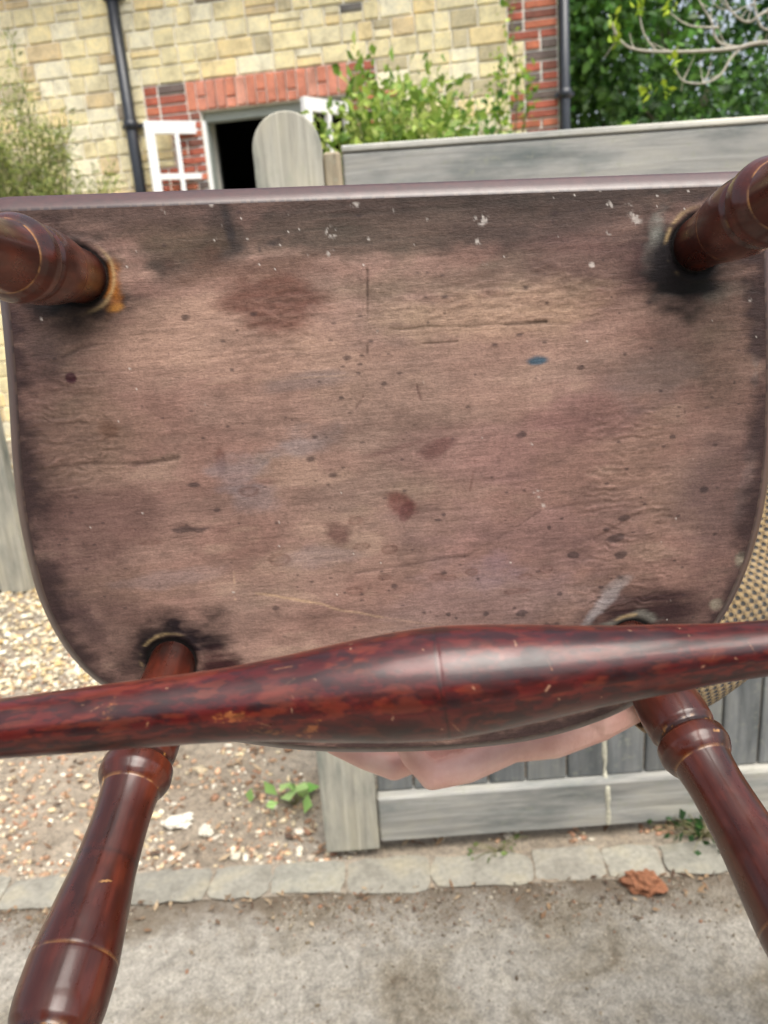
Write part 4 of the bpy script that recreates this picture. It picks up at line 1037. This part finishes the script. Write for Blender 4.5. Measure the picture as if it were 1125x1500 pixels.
def chips(L, T, R0, n, seed, wr, lr):
    """small knocks and scratches: elongated marks in random directions"""
    r_ = np.random.default_rng(seed*7+1); m_ = np.zeros(L.shape)
    wv = fbm(L*900, T*16, 2, seed)-.5
    for _ in range(n):
        l0, t0 = r_.uniform(L.min(), L.max()), r_.uniform(0, 2*np.pi); a = r_.uniform(0, np.pi); w_, h_ = r_.uniform(*wr), r_.uniform(*lr)
        i0, i1 = np.searchsorted(L[:, 0], l0-h_*2), np.searchsorted(L[:, 0], l0+h_*2)
        if i1 <= i0: continue
        dl = L[i0:i1]-l0; dt = (((T[i0:i1]-t0+np.pi) % (2*np.pi))-np.pi)*R0
        u_ = (dl*math.cos(a)+dt*math.sin(a))/h_; v_ = (-dl*math.sin(a)+dt*math.cos(a))/w_
        m_[i0:i1] = np.maximum(m_[i0:i1], sst(1.2, .6, np.sqrt(u_**2+v_**2)+wv[i0:i1]*1.4))
    return m_
def line(L, at, wd): return np.exp(-((L-at)/wd)**2)
def legcol(seed, sh=0):
    def f(L, T, R):
        if sh: L = np.interp(L, [q_+float(LSH(q_)) for q_ in np.linspace(-.02, .5, 200)], np.linspace(-.02, .5, 200))
        a = fbm(L*26, T*1.1+seed, 4, seed); b = fbm(L*70, T*3+seed, 4, seed+3); k = fbm(L*12, T*1.6+seed*2, 3, seed+7)
        seam = sst(0, .6, np.minimum(T, 2*np.pi-T)); a = a*seam+.5*(1-seam); b = b*seam+.5*(1-seam); k = k*seam+.5*(1-seam)
        c = np.empty(L.shape+(3,)); c[:] = linn((80, 33, 20))
        def mx(m_, rgb):
            nonlocal c; c = c*(1-m_[..., None])+m_[..., None]*linn(rgb)
        mx(.55*sst(.5, .75, a), (122, 58, 34)); mx(.6*sst(.5, .3, a), (60, 26, 20)); mx(.6*sst(.60, .76, k), (30, 18, 18)); mx(.4*sst(.55, .7, b), (104, 50, 40))
        mx(.7*sst(.012, .0, L+.008*(b-.5)), (34, 20, 18))
        g = np.clip(line(L, .0725, .0022)+line(L, .233, .0024), 0, 1); mx(.8*g, (24, 14, 12)); mx(.8*g*sst(.63, .70, fbm(L*300, T*5, 3, seed+1)), (206, 160, 92))
        for at in (.038, .0925, .196):
            mx(.65*line(L, at+.0006*(a-.5), .0004)*sst(.3, .55, b), (214, 170, 112))
        mx(.5*line(L, .142, .0016)*sst(.4, .6, k), (36, 18, 16))
        mx(.8*chips(L, T, .018, 16, seed, (.0004, .0010), (.0010, .0030)), (206, 168, 112))
        d = -.0012*g*0-.0003*(line(L, .0925, .0006)+line(L, .196, .0006)+line(L, .038, .0006))
        return np.clip(c*np.array([.64, .52, .44]), .002, 1), d
    return f
LEGP = [(-.012, .0160), (0, .0163), (.010, .0166), (.024, .0180), (.040, .0202), (.056, .0214), (.0665, .0208), (.0715, .0186), (.0735, .0186), (.0765, .0220), (.083, .0224), (.0885, .0206), (.094, .0176), (.112, .0163), (.140, .0170), (.165, .0192), (.185, .0211), (.200, .0222), (.214, .0221), (.226, .0208), (.2315, .0186), (.2345, .0186), (.239, .0210), (.250, .0212), (.270, .0205), (.300, .0175), (.330, .0150), (.345, .0147), (.352, .0170), (.360, .0172), (.368, .0150), (.400, .0128), (.415, .0118)]
LSH = lambda l_: np.interp(l_, (0, .05, .10, .19, .24, .5), (0, .009, .009, .003, .001, .001))
LEGS = [((-.1756, SY, 1.5261), (-.028, -.9963, .081)), ((.209, SY, 1.5158), (.032, -.981, .185)), ((-.1587, SY, 1.2605), (-.072, -.934, -.348)), ((.1687, SY, 1.2475), (.128, -.925, -.36))]
ends = []
for k, (A, D) in enumerate(LEGS):
    D = np.array(D)/np.linalg.norm(D)
    o, _ = lathe('leg', A, D, LEGP if k < 2 else [(l_+float(LSH(l_)), r_*(1.0 if l_ > .1 else .985)) for l_, r_ in LEGP], M['leg'], chair, 520, 112, legcol(3+k*5, 0 if k < 2 else .010), 3+k)
    ends.append((np.array(A), D))
pt = lambda k, L: ends[k][0]+ends[k][1]*L
def barcol(seed, Lmid, main=True):
    def f(L, T, R):
        a = fbm(L*20, T*1.2, 4, seed); b = fbm(L*60, T*3.2, 4, seed+3); k = fbm(L*34, T*2.2+4, 4, seed+7)
        c = np.empty(L.shape+(3,)); c[:] = linn((88, 28, 28))
        def mx(m_, rgb):
            nonlocal c; c = c*(1-m_[..., None])+m_[..., None]*linn(rgb)
        mx(.4*sst(.48, .7, a), (108, 44, 34)); mx(.5*sst(.5, .3, a), (62, 22, 24)); mx(.5*sst(.57, .70, k), (34, 24, 28)); mx(.35*sst(.5, .7, b), (120, 60, 48))
        mx(.7*chips(L, T, .018, 70, seed, (.00015, .0004), (.0004, .0014)), (220, 196, 160)); mx(.6*chips(L, T, .018, 26, seed+2, (.00012, .0003), (.0015, .0042)), (196, 160, 120)); mx(.75*chips(L, T, .018, 9, seed+5, (.0012, .003), (.003, .009))*sst(.42, .6, fbm(L*500, T*14, 3, seed+16)), (180, 126, 74)); mx(.65*sst(.53, .64, fbm(L*95, T*3.4+2, 5, seed+21))*sst(.42, .55, fbm(L*18, T*.9, 3, seed+23)), (24, 18, 24)); mx(.55*sst(.5, .64, fbm(L*150, T*7, 4, seed+25)), (40, 15, 16)); mx(.5*sst(.56, .66, fbm(L*210, T*6, 4, seed+27)), (30, 26, 34)); mx(.4*sst(.58, .7, fbm(L*90, T*4, 4, seed+29)), (128, 66, 44)); mx(.5*chips(L, T, .018, 120, seed+31, (.0001, .0002), (.0008, .006)), (34, 14, 14))
        mx(.6*line(L, Lmid+.0012*np.sin(T*2), .0005), (30, 18, 18))
        if main: mx(.55*ORANGE_BAND(T)*sst(.3, .5, b), (166, 104, 66))
        return np.clip(c*np.array([.66, .49, .48]), .002, 1), -.00012*line(L, Lmid, .0006)
    return f
ORANGE_BAND = lambda T: 0*T
# side stretchers between the legs, cross stretcher between them
sA, sB = pt(0, .225), pt(2, .295); tA, tB = pt(1, .225), pt(3, .295)
SIDE = lambda n_: [(0, .009), (.06*n_, .0095), (.3*n_, .0135), (.5*n_, .0175), (.7*n_, .0135), (.94*n_, .0095), (n_, .009)]
for a, b in ((sA, sB), (tA, tB)):
    n_ = np.linalg.norm(b-a); lathe('side_stretcher', a, b-a, SIDE(n_), M['bar'], chair, 160, 48, barcol(40, n_/2, False), 9)
cA, cB = sA+(sB-sA)*.480, tA+(tB-tA)*.458
cA = cA+(cB-cA)*.0; LC = np.linalg.norm(cB-cA)
X0 = float(cA[0]); mid = .0150-X0
CP = [(0, .0088), (.012, .0094)]+[(x_-X0-.0075, r_*.905) for x_, r_ in ((-.150, .0113), (-.103, .0129), (-.0785, .0136), (-.0574, .0145), (-.035, .0167), (-.0127, .0196), (.0080, .0217), (.0225, .0223), (.0387, .0213), (.0563, .0193), (.0834, .0158), (.106, .0137), (.128, .0117), (.158, .0108))]+[(LC-.010, .0094), (LC, .0088)]
# orange strip along the side turned to the seat
ORANGE_BAND = lambda T: sst(.55, .2, np.abs(((T-WT+np.pi) % (2*np.pi))-np.pi))
WT = math.radians(232)
lathe('cross_stretcher', cA, cB-cA, CP, M['bar'], chair, 900, 220, barcol(70, mid), 13)

# ------------------------------------------------------------------ person holding the chair
person = tag(empty('person', (.74, .93, .004)), 'person in coarse tan knitted sleeve gripping the chair from behind', 'person')
def ball(p, r_, s=(1, 1, 1), n=10):
    V = []; Fc = []; m_ = 2*n
    for j in range(n+1):
        t = math.pi*j/n
        for i in range(m_): V.append((p[0]+r_*s[0]*math.sin(t)*math.cos(2*math.pi*i/m_), p[1]+r_*s[1]*math.sin(t)*math.sin(2*math.pi*i/m_), p[2]+r_*s[2]*math.cos(t)))
    for j in range(n):
        for i in range(m_): Fc.append((j*m_+i, (j+1)*m_+i, (j+1)*m_+(i+1) % m_, j*m_+(i+1) % m_))
    return V, Fc
def limb(P, R_):
    parts = []
    for (a, b, ra, rb) in zip(P, P[1:], R_, R_[1:]):
        a, b = np.array(a, float), np.array(b, float); n_ = max(2, int(np.linalg.norm(b-a)/(min(ra, rb)*.17)))
        for i in range(n_+1):
            t = i/n_; parts.append(ball(a+(b-a)*t, ra+(rb-ra)*t, n=8))
    return parts
def organic(name, parts, mat, parent, vox, it=6):
    V, Fc = join(parts); o = mesh(name, V, Fc, mat, parent)
    m = o.modifiers.new('remesh', 'REMESH'); m.mode = 'VOXEL'; m.voxel_size = vox; m.use_smooth_shade = True
    m2 = o.modifiers.new('smooth', 'SMOOTH'); m2.factor = .5; m2.iterations = it
    return o
hp = []
# near hand: wrist, palm, fingers hooked up behind the seat's lower rim
hp += limb([(.40, .68, 1.27), (.30, .645, 1.205), (.20, .602, 1.150), (.170, .594, 1.139)], [.042, .036, .027, .0255])
hp += limb([(.170, .592, 1.134), (.128, .584, 1.124), (.090, .578, 1.1205)], [.021, .0195, .0135])
hp += limb([(.170, .596, 1.148), (.130, .592, 1.147), (.088, .590, 1.143)], [.0235, .023, .018])
hp += limb([(.168, .600, 1.160), (.128, .598, 1.168), (.086, .598, 1.166)], [.022, .022, .018])
hp += limb([(.088, .579, 1.1195), (.052, .567, 1.1105), (.0225, .5625, 1.1090)], [.0150, .0126, .0118])      # little finger
hp += limb([(.0225, .5625, 1.1090), (.0080, .564, 1.126), (-.002, .567, 1.146)], [.0112, .0098, .0082])
hp += limb([(.084, .594, 1.136), (.035, .590, 1.120), (-.009, .580, 1.1090)], [.016, .0135, .0118])          # ring finger
hp += limb([(-.009, .580, 1.1090), (-.034, .582, 1.1190), (-.060, .584, 1.133)], [.0116, .0100, .0082])
hp += limb([(.082, .602, 1.162), (.030, .612, 1.150), (-.016, .610, 1.150)], [.0145, .0125, .011])            # middle finger
hp += limb([(-.016, .610, 1.150), (-.036, .600, 1.168), (-.036, .580, 1.186)], [.0106, .0094, .008])
hp += limb([(.084, .602, 1.176), (.036, .606, 1.180), (-.004, .602, 1.188)], [.0142, .0122, .0108])           # forefinger
hp += limb([(-.004, .602, 1.188), (-.020, .594, 1.202), (-.022, .578, 1.212)], [.0104, .0092, .008])
hp += limb([(.150, .588, 1.166), (.118, .570, 1.186), (.092, .556, 1.200), (.072, .548, 1.212)], [.019, .0145, .012, .0095])   # thumb on the seat
# far hand flat against the back of the seat
hp += limb([(.46, .74, 1.38), (.34, .67, 1.42), (.285, .615, 1.43)], [.04, .03, .026])
hp += limb([(.285, .613, 1.43), (.235, .580, 1.435), (.200, .565, 1.437)], [.026, .027, .020])
for dz, L in ((.03, .055), (.011, .064), (-.009, .060), (-.028, .046)):
    hp += limb([(.205, .566, 1.436+dz*.8), (.205-L*.55, .549, 1.438+dz*1.15), (.205-L, .5425, 1.438+dz*1.3)], [.0115, .0095, .0078])
hp += limb([(.262, .59, 1.41), (.238, .566, 1.385), (.222, .548, 1.368)], [.015, .012, .0092])
# head and neck, looking down at the chair
hp += limb([(.74, .93, 1.44), (.72, .925, 1.54)], [.062, .058])
hp += [ball((.70, .925, 1.655), .105, (.92, .76, 1.16), 16), ball((.655, .925, 1.60), .06, (.8, .8, .9), 12), ball((.600, .925, 1.640), .011, (1, .8, 1.9), 8), ball((.594, .925, 1.628), .010, (1, 1, .8), 8), ball((.611, .925, 1.592), .013, (.5, 1.7, .5), 8), ball((.612, .925, 1.581), .012, (.5, 1.5, .5), 8), ball((.628, .925, 1.562), .03, (.8, .9, .8), 8),
       ball((.715, .842, 1.645), .026, (.7, .35, 1.2), 8), ball((.715, 1.008, 1.645), .026, (.7, .35, 1.2), 8)]
body = organic('body', hp, M['skin'], person, .0015, 2)
eye = mat_plain('eyes', (.03, .02, .015), .2, .1, 20, 0)
for yy in (.893, .957): mesh('eye', *ball((.616, yy, 1.664), .0085), eye, person, True)
organic('hair', [ball((.722, .925, 1.69), .108, (.95, .82, 1.05), 14), ball((.77, .925, 1.64), .08, (.8, 1, 1.1), 12)], M['hair'], person, .006, 3)
# trousers, shoes
organic('trousers', limb([(.75, .85, .90), (.71, .82, .50), (.73, .81, .09)], [.098, .066, .052])+limb([(.75, 1.01, .90), (.79, 1.05, .50), (.81, 1.07, .09)], [.098, .066, .052])+[ball((.75, .93, .95), .16, (.85, 1.1, .9), 12)], M['denim'], person, .008, 3)
for yy, xx in ((.81, .70), (1.07, .78)):
    organic('shoe', [ball((xx-.05, yy, .045), .05, (2.0, .85, .8), 10), ball((xx+.04, yy, .05), .048, (1, .85, .95), 10)], M['shoe'], person, .006, 3)
# jumper: torso, then each sleeve as its own piece with a loose cuff
organic('jumper', [ball((.75-.01*q_/13, .93, .93+.44*q_/13), .135+.012*math.sin(q_*.5)+.014*(q_ > 7), (.84, 1.22+.012*q_, .55), 14) for q_ in range(14)]+limb([(.72, .78, 1.405), (.74, 1.08, 1.405)], [.07, .07]), M['hair'] if False else mat_plain('tan_wool', (.30, .21, .10), .95, .45, 220, .8), person, .009, 4)
def sleeve(P, R_, nS=72, per=.0062):
    p = smoothpts(P, 22); n = len(p); rs_ = np.interp(np.linspace(0, len(P)-1, n), range(len(P)), R_)
    V, Fc = tube(p, list(rs_), nS, caps=False); V = np.array([tuple(v) for v in V]).reshape(n, nS, 3)
    ax = np.array([tuple(q) for q in p])[:, None]; s_ = np.r_[0, np.cumsum(np.linalg.norm(np.diff(ax[:, 0], axis=0), axis=1))]
    th = np.linspace(0, 2*np.pi, nS, endpoint=False)
    fold = 1+.07*np.sin(s_[:, None]*55+2*np.sin(th[None]*2+1))*np.sin(th[None]+.6)+.05*(fbm(s_[:, None]*30+0*th[None], np.cos(th)[None]*2+0*s_[:, None], 3, 5)-.5)
    V = ax+(V-ax)*fold[..., None]
    inner = ax[:6][::-1]+(V[:6][::-1]-ax[:6][::-1])*.86
    V = np.concatenate([inner, V]); n2_ = len(V); ii = np.arange(n2_*nS).reshape(n2_, nS); jj = np.roll(ii, -1, 1)
    Fc = np.stack([ii[:-1], jj[:-1], jj[1:], ii[1:]], -1).reshape(-1, 4)
    o = mesh('sleeve', V.reshape(-1, 3), Fc, M['knit'], person, True)
    uv = o.data.uv_layers.new(name='UVMap'); ss = np.r_[-s_[:6][::-1], s_]; vi = np.empty(len(o.data.loops), np.int32); o.data.loops.foreach_get('vertex_index', vi)
    k = max(1, round(2*np.pi*np.mean(R_)/per)); U = (th/(2*np.pi))*k*2*np.pi; i_, j_ = vi//nS, vi % nS
    uu = U[j_].copy(); lo = np.arange(len(vi)) % 4; wrap = (j_ == 0); fj = j_.reshape(-1, 4).max(1).repeat(4); uu[wrap & (fj == nS-1)] = k*2*np.pi
    uv.data.foreach_set('uv', np.stack([uu, ss[i_]/per*2*np.pi], 1).astype(np.float32).ravel())
    return o
sleeve([(.192, .600, 1.146), (.215, .606, 1.158), (.268, .622, 1.186), (.335, .652, 1.228), (.405, .685, 1.275), (.50, .705, 1.335), (.60, .735, 1.39), (.70, .79, 1.41)], [.036, .042, .052, .060, .066, .068, .072, .075])
sleeve([(.33, .665, 1.425), (.37, .69, 1.412), (.46, .76, 1.38), (.54, .86, 1.34), (.62, 1.0, 1.36), (.70, 1.06, 1.40)], [.04, .046, .056, .064, .07, .074])
